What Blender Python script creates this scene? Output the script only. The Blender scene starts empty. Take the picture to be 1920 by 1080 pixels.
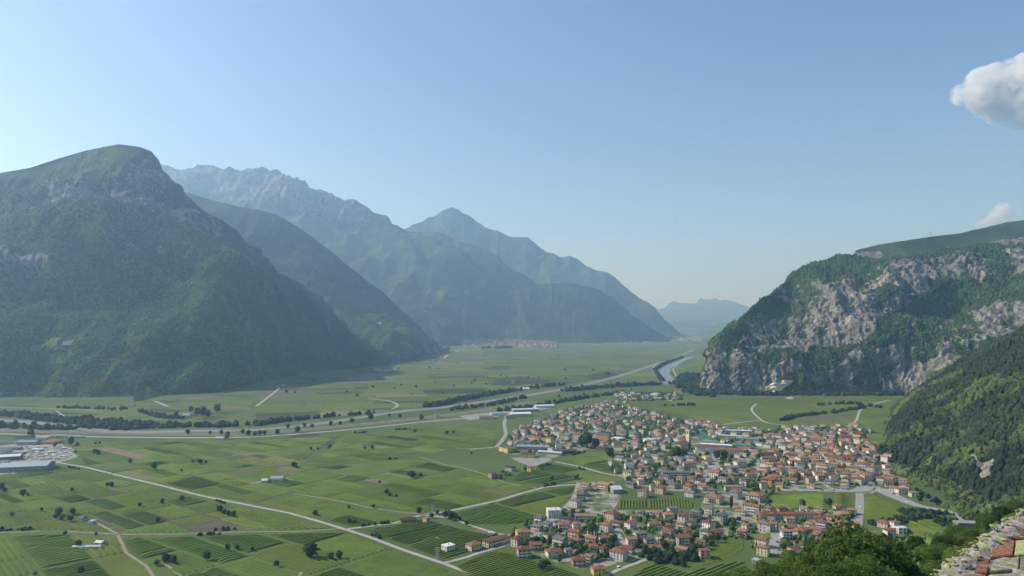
import bpy, math, random
import numpy as np
from math import radians, sin, cos, pi
random.seed(7)
RNG = np.random.default_rng(7)
scene = bpy.context.scene
COL = scene.collection

# ------------------------------------------------------------ camera, sky, sun, exposure
F, CX, HY, HC = 1371.0, 960.0, 605.0, 230.0          # focal length, centre and horizon in photo pixels; eye height above the plain
cam_d = bpy.data.cameras.new('camera')
cam = bpy.data.objects.new('camera', cam_d)
COL.objects.link(cam)
cam_d.sensor_width = 36.0
cam_d.lens = 36.0 * F / 1920.0
cam_d.shift_y = -(540.0 - HY) / 1920.0
cam_d.clip_start = 0.1
cam_d.clip_end = 120000.0
cam.location = (0, 0, HC)
cam.rotation_euler = (radians(90), 0, 0)
scene.camera = cam

SUN_AZ, SUN_EL = -78.0, 39.0        # degrees; azimuth from the view direction, negative = to the left
world = bpy.data.worlds.new('World')
scene.world = world
world.use_nodes = True
wn = world.node_tree
bg = wn.nodes['Background']
sky = wn.nodes.new('ShaderNodeTexSky')
sky.sky_type = 'NISHITA'
sky.sun_disc = False
sky.sun_elevation = radians(SUN_EL)
sky.sun_rotation = radians(SUN_AZ)
sky.altitude = 1500
sky.air_density = 0.9
sky.dust_density = 2.1
sky.ozone_density = 2.4
tint = wn.nodes.new('ShaderNodeMix'); tint.data_type = 'RGBA'; tint.blend_type = 'MULTIPLY'; tint.inputs[0].default_value = 1.0
tint.inputs[7].default_value = (0.86, 0.985, 1.0, 1)
wn.links.new(sky.outputs[0], tint.inputs[6]); wn.links.new(tint.outputs[2], bg.inputs[0])
bg.inputs[1].default_value = 0.114
sd = bpy.data.lights.new('sun', 'SUN')
sd.energy = 3.6
sd.angle = radians(0.53)
sd.color = (1.0, 0.95, 0.87)
sun = bpy.data.objects.new('sun', sd)
COL.objects.link(sun)
a, e = radians(SUN_AZ), radians(SUN_EL)
from mathutils import Vector, Matrix
SUN_DIR = Vector((sin(a) * cos(e), cos(a) * cos(e), sin(e)))
sun.rotation_euler = SUN_DIR.to_track_quat('Z', 'Y').to_euler()
sun.location = SUN_DIR * 3000
scene.view_settings.view_transform = 'Standard'
scene.view_settings.look = 'None'
scene.view_settings.exposure = 0.58
scene.view_settings.gamma = 1.0
scene.view_settings.use_curve_mapping = False
scene.cycles.max_bounces = 4
scene.cycles.diffuse_bounces = 2
scene.cycles.volume_bounces = 7
scene.cycles.caustics_reflective = False
scene.cycles.caustics_refractive = False

# ------------------------------------------------------------ helpers
def at(px, py, z=0.0):
    """where the sight line through a photo pixel meets the level z"""
    Y = (HC - z) * F / (py - HY)
    return ((px - CX) / F * Y, Y, z)
def far(px, py, Y):
    return ((px - CX) / F * Y, Y, HC - (py - HY) / F * Y)
def px_of(x, y, z):
    return CX + x / y * F, HY + (HC - z) / y * F

def link(o, parent=None, label=None, cat=None, group=None, kind=None):
    COL.objects.link(o)
    if parent is not None: o.parent = parent
    if label: o['label'] = label
    if cat: o['category'] = cat
    if group: o['group'] = group
    if kind: o['kind'] = kind
    return o
def obj(name, me, parent=None, **k):
    return link(bpy.data.objects.new(name, me), parent, **k)
def empty(name, loc, rz=0.0, **k):
    o = bpy.data.objects.new(name, None)
    o.empty_display_size = 0.5
    o.location = loc; o.rotation_euler = (0, 0, rz)
    return link(o, **k)
def mesh_np(name, V, faces, mats, mi=None, attrs=None, smooth=False):
    """faces: (n,k) int array, or a list of such arrays; mi: material index per face"""
    V = np.asarray(V, dtype=np.float32).reshape(-1, 3)
    if not isinstance(faces, list): faces = [faces]
    faces = [np.asarray(f, dtype=np.int32) for f in faces if len(f)]
    me = bpy.data.meshes.new(name)
    me.vertices.add(len(V)); me.vertices.foreach_set('co', V.ravel())
    nl = sum(f.size for f in faces); nf = sum(len(f) for f in faces)
    me.loops.add(nl); me.polygons.add(nf)
    me.loops.foreach_set('vertex_index', np.concatenate([f.ravel() for f in faces]))
    starts, s = [], 0
    for f in faces:
        starts.append(s + np.arange(len(f)) * f.shape[1]); s += f.size
    me.polygons.foreach_set('loop_start', np.concatenate(starts).astype(np.int32))
    if not isinstance(mats, (list, tuple)): mats = [mats]
    for m in mats: me.materials.append(m)
    if mi is not None: me.polygons.foreach_set('material_index', np.asarray(mi, dtype=np.int32))
    me.polygons.foreach_set('use_smooth', np.full(nf, smooth))
    for k, v in (attrs or {}).items():
        v = np.asarray(v, dtype=np.float32)
        if v.ndim == 1:
            at_ = me.attributes.new(k, 'FLOAT', 'POINT'); at_.data.foreach_set('value', v)
        else:
            at_ = me.attributes.new(k, 'FLOAT_COLOR', 'POINT')
            if v.shape[1] == 3: v = np.hstack([v, np.ones((len(v), 1), np.float32)])
            at_.data.foreach_set('color', v.ravel())
    me.update(calc_edges=True)
    return me
class MB:
    """collects simple solids into one mesh"""
    def __init__(s): s.v, s.f = [], []
    def add(s, vs, fs):
        b = len(s.v); s.v += [tuple(v) for v in vs]; s.f += [tuple(b + i for i in f) for f in fs]
    def box(s, x0, x1, y0, y1, z0, z1, rz=0, c=(0, 0)):
        P = [(x, y, z) for z in (z0, z1) for x, y in ((x0, y0), (x1, y0), (x1, y1), (x0, y1))]
        if rz: P = [((x) * cos(rz) - y * sin(rz) + c[0], x * sin(rz) + y * cos(rz) + c[1], z) for x, y, z in P]
        s.add(P, [(0, 3, 2, 1), (4, 5, 6, 7), (0, 1, 5, 4), (1, 2, 6, 5), (2, 3, 7, 6), (3, 0, 4, 7)])
    def cyl(s, x, y, z0, z1, r0, r1=None, n=8):
        r1 = r0 if r1 is None else r1
        P = [(x + r0 * cos(2 * pi * i / n), y + r0 * sin(2 * pi * i / n), z0) for i in range(n)] + [(x + r1 * cos(2 * pi * i / n), y + r1 * sin(2 * pi * i / n), z1) for i in range(n)]
        s.add(P, [(i, (i + 1) % n, n + (i + 1) % n, n + i) for i in range(n)] + [tuple(range(n, 2 * n)), tuple(range(n - 1, -1, -1))])
    def mesh(s, name, mats, smooth=False):
        me = bpy.data.meshes.new(name); me.from_pydata(s.v, [], s.f)
        for m in (mats if isinstance(mats, (list, tuple)) else [mats]): me.materials.append(m)
        if smooth: me.polygons.foreach_set('use_smooth', [True] * len(me.polygons))
        me.update(); return me
    def build(s, name, mats, parent=None, **k): return obj(name, s.mesh(name, mats), parent, **k)

def _hash(ix, iy, iz, seed):
    n = (ix.astype(np.int64) * 374761393 + iy.astype(np.int64) * 668265263 + iz.astype(np.int64) * 2147483647 + seed * 1274126177) & 0xFFFFFFFF
    n = ((n ^ (n >> 13)) * 1274126177) & 0xFFFFFFFF
    return ((n ^ (n >> 16)) & 0xFFFFFF) / float(0xFFFFFF)
def vnoise(x, y, z=None, seed=0):
    z = np.zeros_like(x) if z is None else z
    ix, iy, iz = np.floor(x), np.floor(y), np.floor(z)
    fx, fy, fz = x - ix, y - iy, z - iz
    fx, fy, fz = [t * t * t * (t * (t * 6 - 15) + 10) for t in (fx, fy, fz)]
    r = 0
    for dx in (0, 1):
        for dy in (0, 1):
            for dz in (0, 1):
                r = r + _hash(ix + dx, iy + dy, iz + dz, seed) * (fx if dx else 1 - fx) * (fy if dy else 1 - fy) * (fz if dz else 1 - fz)
    return r
def fbm(x, y, z=None, o=4, seed=0, g=0.5):
    s = 0; a_ = 1.0; t = 0
    for i in range(o):
        k = 2.03 ** i
        s = s + a_ * (vnoise(x * k, y * k, None if z is None else z * k, seed + i) - 0.5); t += a_ * 0.5; a_ *= g
    return s / t
def ridged(x, y, z=None, o=4, seed=0):
    s = 0; a_ = 1.0; t = 0
    for i in range(o):
        k = 2.1 ** i
        s = s + a_ * (1 - np.abs(vnoise(x * k, y * k, None if z is None else z * k, seed + i) * 2 - 1)); t += a_; a_ *= 0.5
    return s / t

# ------------------------------------------------------------ materials
def newmat(name):
    m = bpy.data.materials.new(name); m.use_nodes = True
    nt = m.node_tree; return m, nt, nt.nodes['Principled BSDF']
def nd(nt, t, **k):
    n = nt.nodes.new(t)
    for a_, v in k.items():
        if a_ in n.inputs: n.inputs[a_].default_value = v
        else: setattr(n, a_, v)
    return n
def noise_fac(nt, scale, detail=4, vec=None, rough=0.55):
    n = nd(nt, 'ShaderNodeTexNoise', Scale=scale, Detail=detail, Roughness=rough)
    if vec is None:
        g = nd(nt, 'ShaderNodeNewGeometry'); vec = g.outputs['Position']
    nt.links.new(vec, n.inputs['Vector'])
    return n.outputs['Fac']
def ramp(nt, fac, stops):
    r = nd(nt, 'ShaderNodeValToRGB'); el = r.color_ramp.elements
    while len(el) < len(stops): el.new(0.5)
    for i, (p, c) in enumerate(stops):
        el[i].position = p; el[i].color = (*c, 1) if len(c) == 3 else c
    nt.links.new(fac, r.inputs[0]); return r.outputs['Color']
def mix(nt, fac, c1, c2, mode='MIX'):
    n = nd(nt, 'ShaderNodeMix', data_type='RGBA', blend_type=mode)
    for sock, v in ((n.inputs[0], fac), (n.inputs[6], c1), (n.inputs[7], c2)):
        if isinstance(v, bpy.types.NodeSocket): nt.links.new(v, sock)
        else: sock.default_value = (*v, 1) if isinstance(v, tuple) and len(v) == 3 else v
    return n.outputs[2]
def mth(nt, op, a_, b=None, clamp=False):
    n = nd(nt, 'ShaderNodeMath', operation=op, use_clamp=clamp)
    for i, v in enumerate((a_, b)):
        if v is None: continue
        if isinstance(v, bpy.types.NodeSocket): nt.links.new(v, n.inputs[i])
        else: n.inputs[i].default_value = v
    return n.outputs[0]
def bump(nt, bs, h, dist, strength=1.0):
    b = nd(nt, 'ShaderNodeBump', Strength=strength, Distance=dist)
    nt.links.new(h, b.inputs['Height']); nt.links.new(b.outputs[0], bs.inputs['Normal'])
def plain_mat(name, c, var=0.15, scale=0.4, rough=0.85, spec=0.2, metal=0.0, bumpd=0.0, rand=0.0):
    m, nt, bs = newmat(name)
    f = noise_fac(nt, scale, 5)
    lo = tuple(max(0, x * (1 - var)) for x in c); hi = tuple(min(1, x * (1 + var)) for x in c)
    col = ramp(nt, f, [(0.3, lo), (0.7, hi)])
    if rand:
        oi = nd(nt, 'ShaderNodeObjectInfo')
        hs = nd(nt, 'ShaderNodeHueSaturation'); nt.links.new(col, hs.inputs['Color'])
        nt.links.new(mth(nt, 'ADD', mth(nt, 'MULTIPLY', oi.outputs['Random'], 2 * rand), 1 - rand), hs.inputs['Value'])
        col = hs.outputs[0]
    nt.links.new(col, bs.inputs['Base Color'])
    bs.inputs['Roughness'].default_value = rough
    bs.inputs['Specular IOR Level'].default_value = spec
    bs.inputs['Metallic'].default_value = metal
    if bumpd: bump(nt, bs, f, bumpd)
    return m

def terrain_mat(name='wooded_rock', dull=1.0):
    """wooded mountainside: tree crowns, grey limestone where the rock attribute says so, meadow and bare clearings"""
    m, nt, bs = newmat(name)
    geo = nd(nt, 'ShaderNodeNewGeometry'); P = geo.outputs['Position']
    ar = nd(nt, 'ShaderNodeAttribute', attribute_name='rock').outputs['Fac']
    am = nd(nt, 'ShaderNodeAttribute', attribute_name='meadow').outputs['Fac']
    big = noise_fac(nt, 0.0035, 5, P); mid = noise_fac(nt, 0.02, 4, P); fine = noise_fac(nt, 0.15, 3, P)
    vor = nd(nt, 'ShaderNodeTexVoronoi', Scale=0.11, Randomness=1.0); nt.links.new(P, vor.inputs['Vector'])
    c = ramp(nt, big, [(0.38, (0.024, 0.046, 0.015)), (0.5, (0.050, 0.088, 0.022)), (0.62, (0.095, 0.135, 0.032))])
    c = mix(nt, mth(nt, 'MULTIPLY', mid, 0.9), c, (0.045, 0.07, 0.025))
    c = mix(nt, 0.35, c, mix(nt, 1.0, c, vor.outputs['Color'], 'OVERLAY'))
    # rock
    mp = nd(nt, 'ShaderNodeMapping'); mp.inputs['Scale'].default_value = (1, 1, 0.22); nt.links.new(P, mp.inputs['Vector'])
    rn = noise_fac(nt, 0.035, 8, mp.outputs[0], 0.7)
    rc = ramp(nt, rn, [(p_, tuple(v_ * dull for v_ in c__)) for p_, c__ in [(0.3, (0.11, 0.105, 0.095)), (0.44, (0.21, 0.203, 0.178)), (0.56, (0.335, 0.322, 0.28)), (0.7, (0.52, 0.495, 0.42))]])
    cr = noise_fac(nt, 0.03, 5, mp.outputs[0], 0.6); cr2 = noise_fac(nt, 0.09, 4, P, 0.6)
    ck = ramp(nt, mth(nt, 'MINIMUM', mth(nt, 'ABSOLUTE', mth(nt, 'SUBTRACT', cr, 0.5)), mth(nt, 'MULTIPLY', mth(nt, 'ABSOLUTE', mth(nt, 'SUBTRACT', cr2, 0.5)), 1.3)), [(0.0, (0.35, 0.35, 0.33)), (0.016, (1, 1, 1))])
    rc = mix(nt, 1.0, rc, ck, 'MULTIPLY')
    rf = mth(nt, 'ADD', ar, mth(nt, 'MULTIPLY', mth(nt, 'SUBTRACT', mth(nt, 'ADD', mth(nt, 'MULTIPLY', noise_fac(nt, 0.028, 6, mp.outputs[0], 0.65), 0.7), mth(nt, 'MULTIPLY', noise_fac(nt, 0.09, 3, P), 0.3)), 0.5), 2.6))
    rmask = ramp(nt, rf, [(0.46, (0, 0, 0)), (0.58, (1, 1, 1))])
    mc = ramp(nt, mid, [(0.35, (0.10, 0.14, 0.04)), (0.65, (0.17, 0.17, 0.07))])
    mm = ramp(nt, mth(nt, 'ADD', am, mth(nt, 'MULTIPLY', mth(nt, 'SUBTRACT', noise_fac(nt, 0.05, 5, P), 0.5), 1.4)), [(0.45, (0, 0, 0)), (0.6, (1, 1, 1))])
    c = mix(nt, mm, c, mc)
    c = mix(nt, rmask, c, rc)
    nt.links.new(c, bs.inputs['Base Color'])
    bs.inputs['Roughness'].default_value = 0.95; bs.inputs['Specular IOR Level'].default_value = 0.05
    inv = mth(nt, 'SUBTRACT', 1.0, rmask)
    h = mth(nt, 'MULTIPLY', mth(nt, 'SUBTRACT', 1.0, vor.outputs['Distance']), inv)
    h = mth(nt, 'ADD', mth(nt, 'MULTIPLY', h, 0.7), mth(nt, 'ADD', mth(nt, 'MULTIPLY', rn, 2.6), mth(nt, 'MULTIPLY', mth(nt, 'MULTIPLY', ck, rmask), 0.5)))
    bump(nt, bs, h, 7.0)
    return m
M_TER = terrain_mat(); M_TERD = terrain_mat('hazy_range_rock', 0.8); M_TERM = terrain_mat('headland_rock', 0.85)

# ------------------------------------------------------------ lofted terrain
def inpoly(px, py, poly):
    r = np.zeros(px.shape, bool); n = len(poly)
    for i in range(n):
        x0, y0 = poly[i]; x1, y1 = poly[(i + 1) % n]
        c = ((y0 > py) != (y1 > py)) & (px < (x1 - x0) * (py - y0) / ((y1 - y0) if y1 != y0 else 1e-9) + x0)
        r ^= c
    return r
def blur(A, n=1):
    for _ in range(n):
        B = np.pad(A, 1, mode='edge'); A = (B[:-2, 1:-1] + B[2:, 1:-1] + B[1:-1, :-2] + B[1:-1, 2:] + 4 * B[1:-1, 1:-1]) / 8
    return A
SURF = {}; SURF_L = []
def loft(name, rows, nu, nvs, amp, wl, seed, label=None, rocks=(), meadows=(), back=(700, 0.9), slope_rock=None, gully=1.0, crag=14.0, rock_noise=0.0, crag_wl=55, jag=0.0, mat=None, kind='structure', top_taper=0.5, foot_taper=0.12, soft=3):
    """rows run from the foot of a mountain up to its crest, as seen in the photograph; back adds its far side"""
    R = []
    for row in rows:
        p = np.array([(r[0], r[1], r[2] if len(r) > 2 else at(r[0], r[1], -3.0)[1]) for r in row], float)
        t = np.linspace(p[0, 0], p[-1, 0], nu)
        py = np.interp(t, p[:, 0], p[:, 1]); Y = np.interp(t, p[:, 0], p[:, 2])
        k = max(1, nu // 60); ker = np.hanning(2 * k + 3)[1:-1]; ker /= ker.sum()
        Y = np.convolve(np.pad(Y, k, mode='edge'), ker, 'valid')
        R.append(np.stack([(t - CX) / F * Y, Y, HC - (py - HY) / F * Y], 1))
    crest = R[-1]
    k1 = 1 + back[0] * 0.35 / crest[:, 1]; k2 = 1 + back[0] / crest[:, 1]      # the far side falls away behind the crest
    b1 = np.stack([crest[:, 0] * k1, crest[:, 1] * k1, crest[:, 2] - np.maximum(crest[:, 2], 0) * back[1] * 0.28], 1)
    b2 = np.stack([crest[:, 0] * k2, crest[:, 1] * k2, crest[:, 2] - np.maximum(crest[:, 2] + 5, 0)], 1)
    vs = list(nvs) + [14, 12]
    R += [b1, b2]; nfront = sum(nvs)
    out = []; vv = []
    for k in range(len(R) - 1):
        n = vs[k]
        a0 = R[max(k - 1, 0)]; a1 = R[k]; a2 = R[k + 1]; a3 = R[min(k + 2, len(R) - 1)]
        for i in range(n):
            t = i / n
            lin = a1 * (1 - t) + a2 * t
            cr = 0.5 * ((2 * a1) + (a2 - a0) * t + (2 * a0 - 5 * a1 + 4 * a2 - a3) * t * t + (3 * a1 - a0 - 3 * a2 + a3) * t ** 3)
            out.append(lin * 0.6 + cr * 0.4 if k < len(nvs) - 1 else lin)
            vv.append((k + t))
    out.append(R[-1]); vv.append(len(R) - 1)
    G = np.array(out); nv = len(G); vv = np.array(vv)
    # pixel position before displacement: where rock and meadow lie
    pxg = CX + G[..., 0] / G[..., 1] * F; pyg = HY + (HC - G[..., 2]) / G[..., 1] * F
    rock = np.zeros((nv, nu)); mead = np.zeros((nv, nu))
    front = (vv <= len(nvs) + 0.3)[:, None]
    for q in rocks:
        w = 1.0
        if isinstance(q, tuple): q, w = q
        rock = np.maximum(rock, inpoly(pxg, pyg, q) * front * w)
    for q in meadows: mead = np.maximum(mead, inpoly(pxg, pyg, q) * front * 1.0)
    rock = blur(rock, soft); mead = blur(mead, 2)
    def normals(G):
        du = np.gradient(G, axis=1); dv = np.gradient(G, axis=0)
        n = np.cross(du, dv); n /= np.linalg.norm(n, axis=2, keepdims=True) + 1e-9
        return n
    N = normals(G)
    v_last = len(nvs)
    taper = np.interp(vv, [0, foot_taper, 0.9 * v_last if v_last > 1 else .8, v_last, v_last + 0.5, v_last + 2], [0, 1, 1, top_taper, 1, 0])[:, None]
    if jag:
        jx = G[..., 0] / 260; G[..., 2] += jag * (ridged(jx, G[..., 1] * 0 + 3.3, None, 5, seed + 61) - .62) * np.interp(vv, [0, v_last - 1.0, v_last, v_last + .6, v_last + 2], [0, 0, 1, 1, 0])[:, None]
    X, Y, Z = G[..., 0], G[..., 1], G[..., 2]
    d = amp * (fbm(X / wl, Y / wl, Z / wl, 5, seed) + 0.9 * gully * (ridged(X / wl * 1.5, Y / wl * 0.7, Z / wl * 0.45, 4, seed + 9) - 0.62))
    d = d + amp * 0.30 * gully * (ridged(X / wl * 4.2, Y / wl * 2.4, Z / wl * 1.2, 3, seed + 15) - 0.62)
    G = G + N * (d * taper)[..., None]
    if crag:
        cn = 0.9 * (ridged(X / crag_wl, Y / crag_wl, Z / crag_wl / 3.6, 4, seed + 21) - 0.6) + 0.55 * (ridged(X / crag_wl * 3, Y / crag_wl * 3, Z / crag_wl * .8, 4, seed + 5) - .6) + 0.3 * fbm(X / crag_wl * 6, Y / crag_wl * 6, Z / crag_wl * 5, 2, seed + 8)
        G = G + N * (crag * cn * np.clip(rock * 1.3, 0, 1) * taper)[..., None]
    N = normals(blur3(G))
    if slope_rock:
        lo, hi, w = slope_rock
        rock = np.maximum(rock, np.clip((lo - np.abs(N[..., 2])) / (lo - hi), 0, 1) * w)
    if rock_noise: rock = rock + rock_noise * (fbm(X / 240, Y / 240, Z / 160, 4, seed + 31))
    idx = np.arange(nv * nu).reshape(nv, nu)
    Fq = np.stack([idx[:-1, :-1], idx[:-1, 1:], idx[1:, 1:], idx[1:, :-1]], -1).reshape(-1, 4)
    me = mesh_np(name, G.reshape(-1, 3), Fq, mat or M_TER, attrs={'rock': rock.ravel(), 'meadow': mead.ravel()}, smooth=True)
    o = obj(name, me, kind=kind, label=label)
    SURF[name] = (G, rock, mead, nfront, o); SURF_L.append(o)
    return o
def blur3(G):
    return np.stack([blur(G[..., i], 2) for i in range(3)], -1)
# ------------------------------------------------------------ ground and mountains
def ground_mat():
    m, nt, bs = newmat('valley_floor')
    geo = nd(nt, 'ShaderNodeNewGeometry'); P = geo.outputs['Position']
    n1 = noise_fac(nt, 0.004, 5, P); n2 = noise_fac(nt, 0.06, 4, P)
    c = ramp(nt, n1, [(0.35, (0.06, 0.10, 0.032)), (0.5, (0.085, 0.13, 0.036)), (0.65, (0.11, 0.14, 0.05))])
    c = mix(nt, mth(nt, 'MULTIPLY', n2, 0.5), c, (0.10, 0.11, 0.055))
    nt.links.new(c, bs.inputs['Base Color']); bs.inputs['Roughness'].default_value = 0.95
    bs.inputs['Specular IOR Level'].default_value = 0.05
    return m
M_GROUND = ground_mat()
g = 45000.0
xs = np.array([-g, -6000, -2500, 2500, 6000, g]); ys = np.array([-3000, 0, 2500, 6000, 15000, g])
V = np.array([(x, y, 0) for y in ys for x in xs]); idx = np.arange(36).reshape(6, 6)
obj('valley_floor', mesh_np('valley_floor', V, np.stack([idx[:-1, :-1], idx[:-1, 1:], idx[1:, 1:], idx[1:, :-1]], -1).reshape(-1, 4), M_GROUND), kind='structure')

# big mountain on the far bank of the valley, left in the view
loft('mountain', [
    [(-330, 755), (-100, 755), (0, 754), (130, 752), (280, 748), (400, 737), (520, 714), (600, 701), (700, 688), (757, 675)],
    [(-330, 690, 2350), (-100, 690, 2330), (0, 690, 2330), (130, 690, 2350), (280, 690, 2420), (400, 684, 2680), (520, 672, 3050), (600, 668, 3450), (700, 672, 4050), (757, 675, 4500)],
    [(-330, 620, 2560), (-100, 628, 2520), (0, 635, 2480), (100, 632, 2500), (200, 610, 2560), (300, 590, 2640), (400, 575, 2780), (480, 598, 3050), (560, 628, 3450), (640, 645, 3900), (757, 675, 4501)],
    [(-330, 560, 2720), (0, 580, 2660), (110, 580, 2680), (200, 568, 2740), (290, 528, 2850), (370, 500, 2950), (430, 502, 3100), (490, 540, 3400), (560, 590, 3800), (640, 630, 4150), (757, 675, 4502)],
    [(-330, 490, 2760), (0, 500, 2690), (70, 495, 2712), (130, 470, 2765), (180, 445, 2835), (260, 430, 3020), (340, 440, 3200), (420, 462, 3500), (490, 510, 3750), (560, 575, 4000), (640, 625, 4200), (757, 675, 4503)],
    [(-330, 440, 3080), (0, 440, 3100), (80, 418, 3120), (150, 405, 3150), (220, 400, 3220), (290, 402, 3350), (340, 412, 3520), (420, 452, 3800), (490, 496, 3900), (560, 570, 4050), (640, 621, 4230), (757, 675, 4504)],
    [(-330, 395, 3230), (0, 372, 3250), (60, 350, 3280), (110, 330, 3300), (180, 322, 3330), (240, 322, 3380), (285, 330, 3430), (306, 345, 3560), (330, 368, 3650), (420, 446, 3860), (490, 492, 3950), (560, 567, 4070), (640, 620, 4240), (757, 675, 4505)],
    [(-330, 385, 3400), (-150, 350, 3400), (0, 325, 3400), (60, 312, 3430), (110, 295, 3450), (170, 280, 3480), (222, 271, 3500), (262, 276, 3540), (284, 284, 3580), (298, 300, 3620), (305, 318, 3660), (309, 342, 3700), (345, 366, 3780), (385, 398, 3850), (420, 438, 3900), (450, 454, 3920), (490, 489, 3970), (530, 529, 4020), (560, 565, 4080), (600, 600, 4150), (650, 625, 4260), (700, 646, 4360), (740, 666, 4460), (757, 675, 4506)],
], 520, [24, 30, 30, 30, 36, 36, 40], 185, 700, 3, gully=1.2, rocks=[
    ([(95, 335), (120, 345), (150, 330), (215, 345), (275, 325), (305, 345), (300, 375), (265, 400), (200, 398), (150, 385), (100, 392), (96, 370)], 0.60),
    ([(50, 350), (150, 320), (300, 300), (312, 345), (300, 400), (380, 440), (430, 480), (300, 490), (200, 450), (60, 410)], .36), ([(85, 340), (100, 335), (98, 360), (86, 365)], .9), ([(100, 365), (125, 345), (118, 375), (103, 392)], .9),
    ([(0, 490), (60, 488), (110, 490), (90, 508), (0, 506)], .7), ([(205, 425), (235, 440), (250, 480), (232, 470)], .6),
    ([(285, 465), (310, 475), (318, 490), (295, 485)], .6), ([(435, 445), (455, 450), (460, 470), (440, 468)], .7), ([(250, 405), (310, 430), (300, 440), (245, 425)], .4)],
    meadows=[[(60, 662), (95, 655), (130, 662), (125, 668), (60, 667)], [(95, 652), (130, 648), (150, 656), (110, 666)], [(150, 652), (185, 654), (180, 660), (150, 660)]],
    slope_rock=(0.42, 0.2, 0.08), top_taper=.12, mat=M_TERM, crag=22, crag_wl=80, rock_noise=.35, soft=5, label='wooded headland with a pale cliff band under its rounded top')

loft('mountain', [
    [(250, 760), (500, 715), (700, 690), (757, 679), (800, 666), (843, 658)],
    [(250, 600, 4200), (500, 640, 4300), (650, 640, 4500), (757, 645, 4800), (800, 650, 5300), (843, 658, 6000)],
    [(250, 470, 4900), (420, 480, 4900), (520, 520, 5000), (620, 570, 5100), (700, 605, 5200), (770, 630, 5500), (843, 658, 6010)],
    [(250, 345, 5700), (345, 362, 5600), (420, 381, 5500), (480, 392, 5500), (520, 402, 5500), (560, 425, 5500), (620, 470, 5550), (680, 520, 5600), (720, 550, 5700), (760, 592, 5800), (800, 627, 5900), (843, 658, 6020)],
], 330, [40, 50, 60], 150, 900, 11, label='dark wooded ridge sloping down behind the headland', top_taper=.2, crag=0, slope_rock=(0.4, 0.2, 0.4),
    meadows=[[(680, 600), (715, 602), (755, 618), (740, 622), (700, 608)]])

loft('mountain', [
    [(250, 700, 6500), (600, 690, 6600), (800, 662, 6800), (843, 655, 6900), (900, 646, 7700), (1050, 645, 7880), (1260, 640, 9000)],
    [(250, 560, 8000), (600, 560, 8000), (700, 590, 7600), (780, 600, 7500), (850, 600, 7700), (950, 620, 8300), (1050, 628, 8600), (1260, 640, 9010)],
    [(250, 420, 9000), (500, 440, 8700), (620, 460, 8500), (700, 500, 8400), (800, 540, 8300), (880, 560, 8500), (960, 575, 8800), (1060, 590, 9000), (1260, 640, 9020)],
    [(250, 340, 9600), (330, 350, 9500), (420, 350, 9500), (520, 360, 9400), (600, 390, 9300), (700, 430, 9200), (770, 460, 9100), (850, 480, 9100), (950, 530, 9300), (1060, 580, 9400), (1260, 640, 9030)],
    [(250, 330, 9900), (300, 308, 9900), (312, 310, 9900), (330, 319, 9900), (352, 319, 9900), (372, 307, 9900), (405, 309, 9900), (425, 318, 9900), (445, 325, 9900), (480, 326, 9850), (515, 323, 9800), (545, 340, 9800), (575, 358, 9800), (600, 364, 9700), (635, 370, 9700), (670, 385, 9700), (700, 400, 9700), (735, 420, 9700), (765, 433, 9700), (800, 437, 9700), (835, 440, 9650), (870, 455, 9600), (905, 472, 9600), (960, 502, 9600), (1000, 522, 9600), (1060, 560, 9500), (1260, 640, 9040)],
], 400, [32, 40, 40, 40], 310, 1500, 23, mat=M_TERD, crag=110, crag_wl=220, jag=95, rock_noise=.5, soft=8, slope_rock=(0.5, 0.25, 0.5), gully=1.4, label='high hazy range with bare rocky summits',
    rocks=[([(300, 300), (420, 305), (540, 320), (700, 400), (690, 420), (600, 410), (500, 400), (310, 350)], 0.62)],
    meadows=[[(800, 562), (860, 560), (840, 572), (790, 575)], [(770, 600), (850, 605), (830, 618)]])

loft('mountain', [
    [(840, 655, 7200), (900, 645, 7883), (1050, 645, 7900), (1150, 644, 8100), (1258, 640, 9000)],
    [(840, 620, 7700), (900, 606, 8100), (1000, 605, 8200), (1100, 610, 8300), (1180, 622, 8600), (1258, 640, 9010)],
    [(840, 600, 8000), (880, 562, 8500), (940, 546, 8700), (1000, 535, 8800), (1060, 530, 8900), (1110, 538, 8900), (1150, 560, 8900), (1190, 590, 8900), (1225, 616, 8950), (1258, 640, 9020)],
], 260, [40, 50], 200, 1200, 37, crag=0, slope_rock=(0.45, 0.2, 0.45), label='low dark shoulder above the distant village')

loft('mountain', [
    [(700, 660, 9800), (1000, 650, 9900), (1200, 643, 9900), (1330, 640, 10500)],
    [(700, 560, 11500), (900, 560, 11500), (1040, 560, 11400), (1150, 590, 11200), (1250, 620, 11000), (1330, 640, 10510)],
    [(700, 470, 12500), (765, 430, 12500), (800, 408, 12500), (845, 394, 12500), (870, 405, 12500), (905, 430, 12400), (950, 447, 12400), (985, 450, 12400), (1010, 470, 12300), (1050, 481, 12300), (1068, 478, 12200), (1100, 500, 12000), (1140, 515, 12000), (1165, 540, 11800), (1200, 565, 11600), (1240, 592, 11400), (1275, 615, 11200), (1310, 634, 10800), (1330, 640, 10520)],
], 260, [36, 60], 280, 1500, 41, mat=M_TERD, jag=60, crag=40, slope_rock=(0.5, 0.25, 0.5), gully=1.3, label='pointed hazy peak with a long stepped shoulder')

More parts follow.
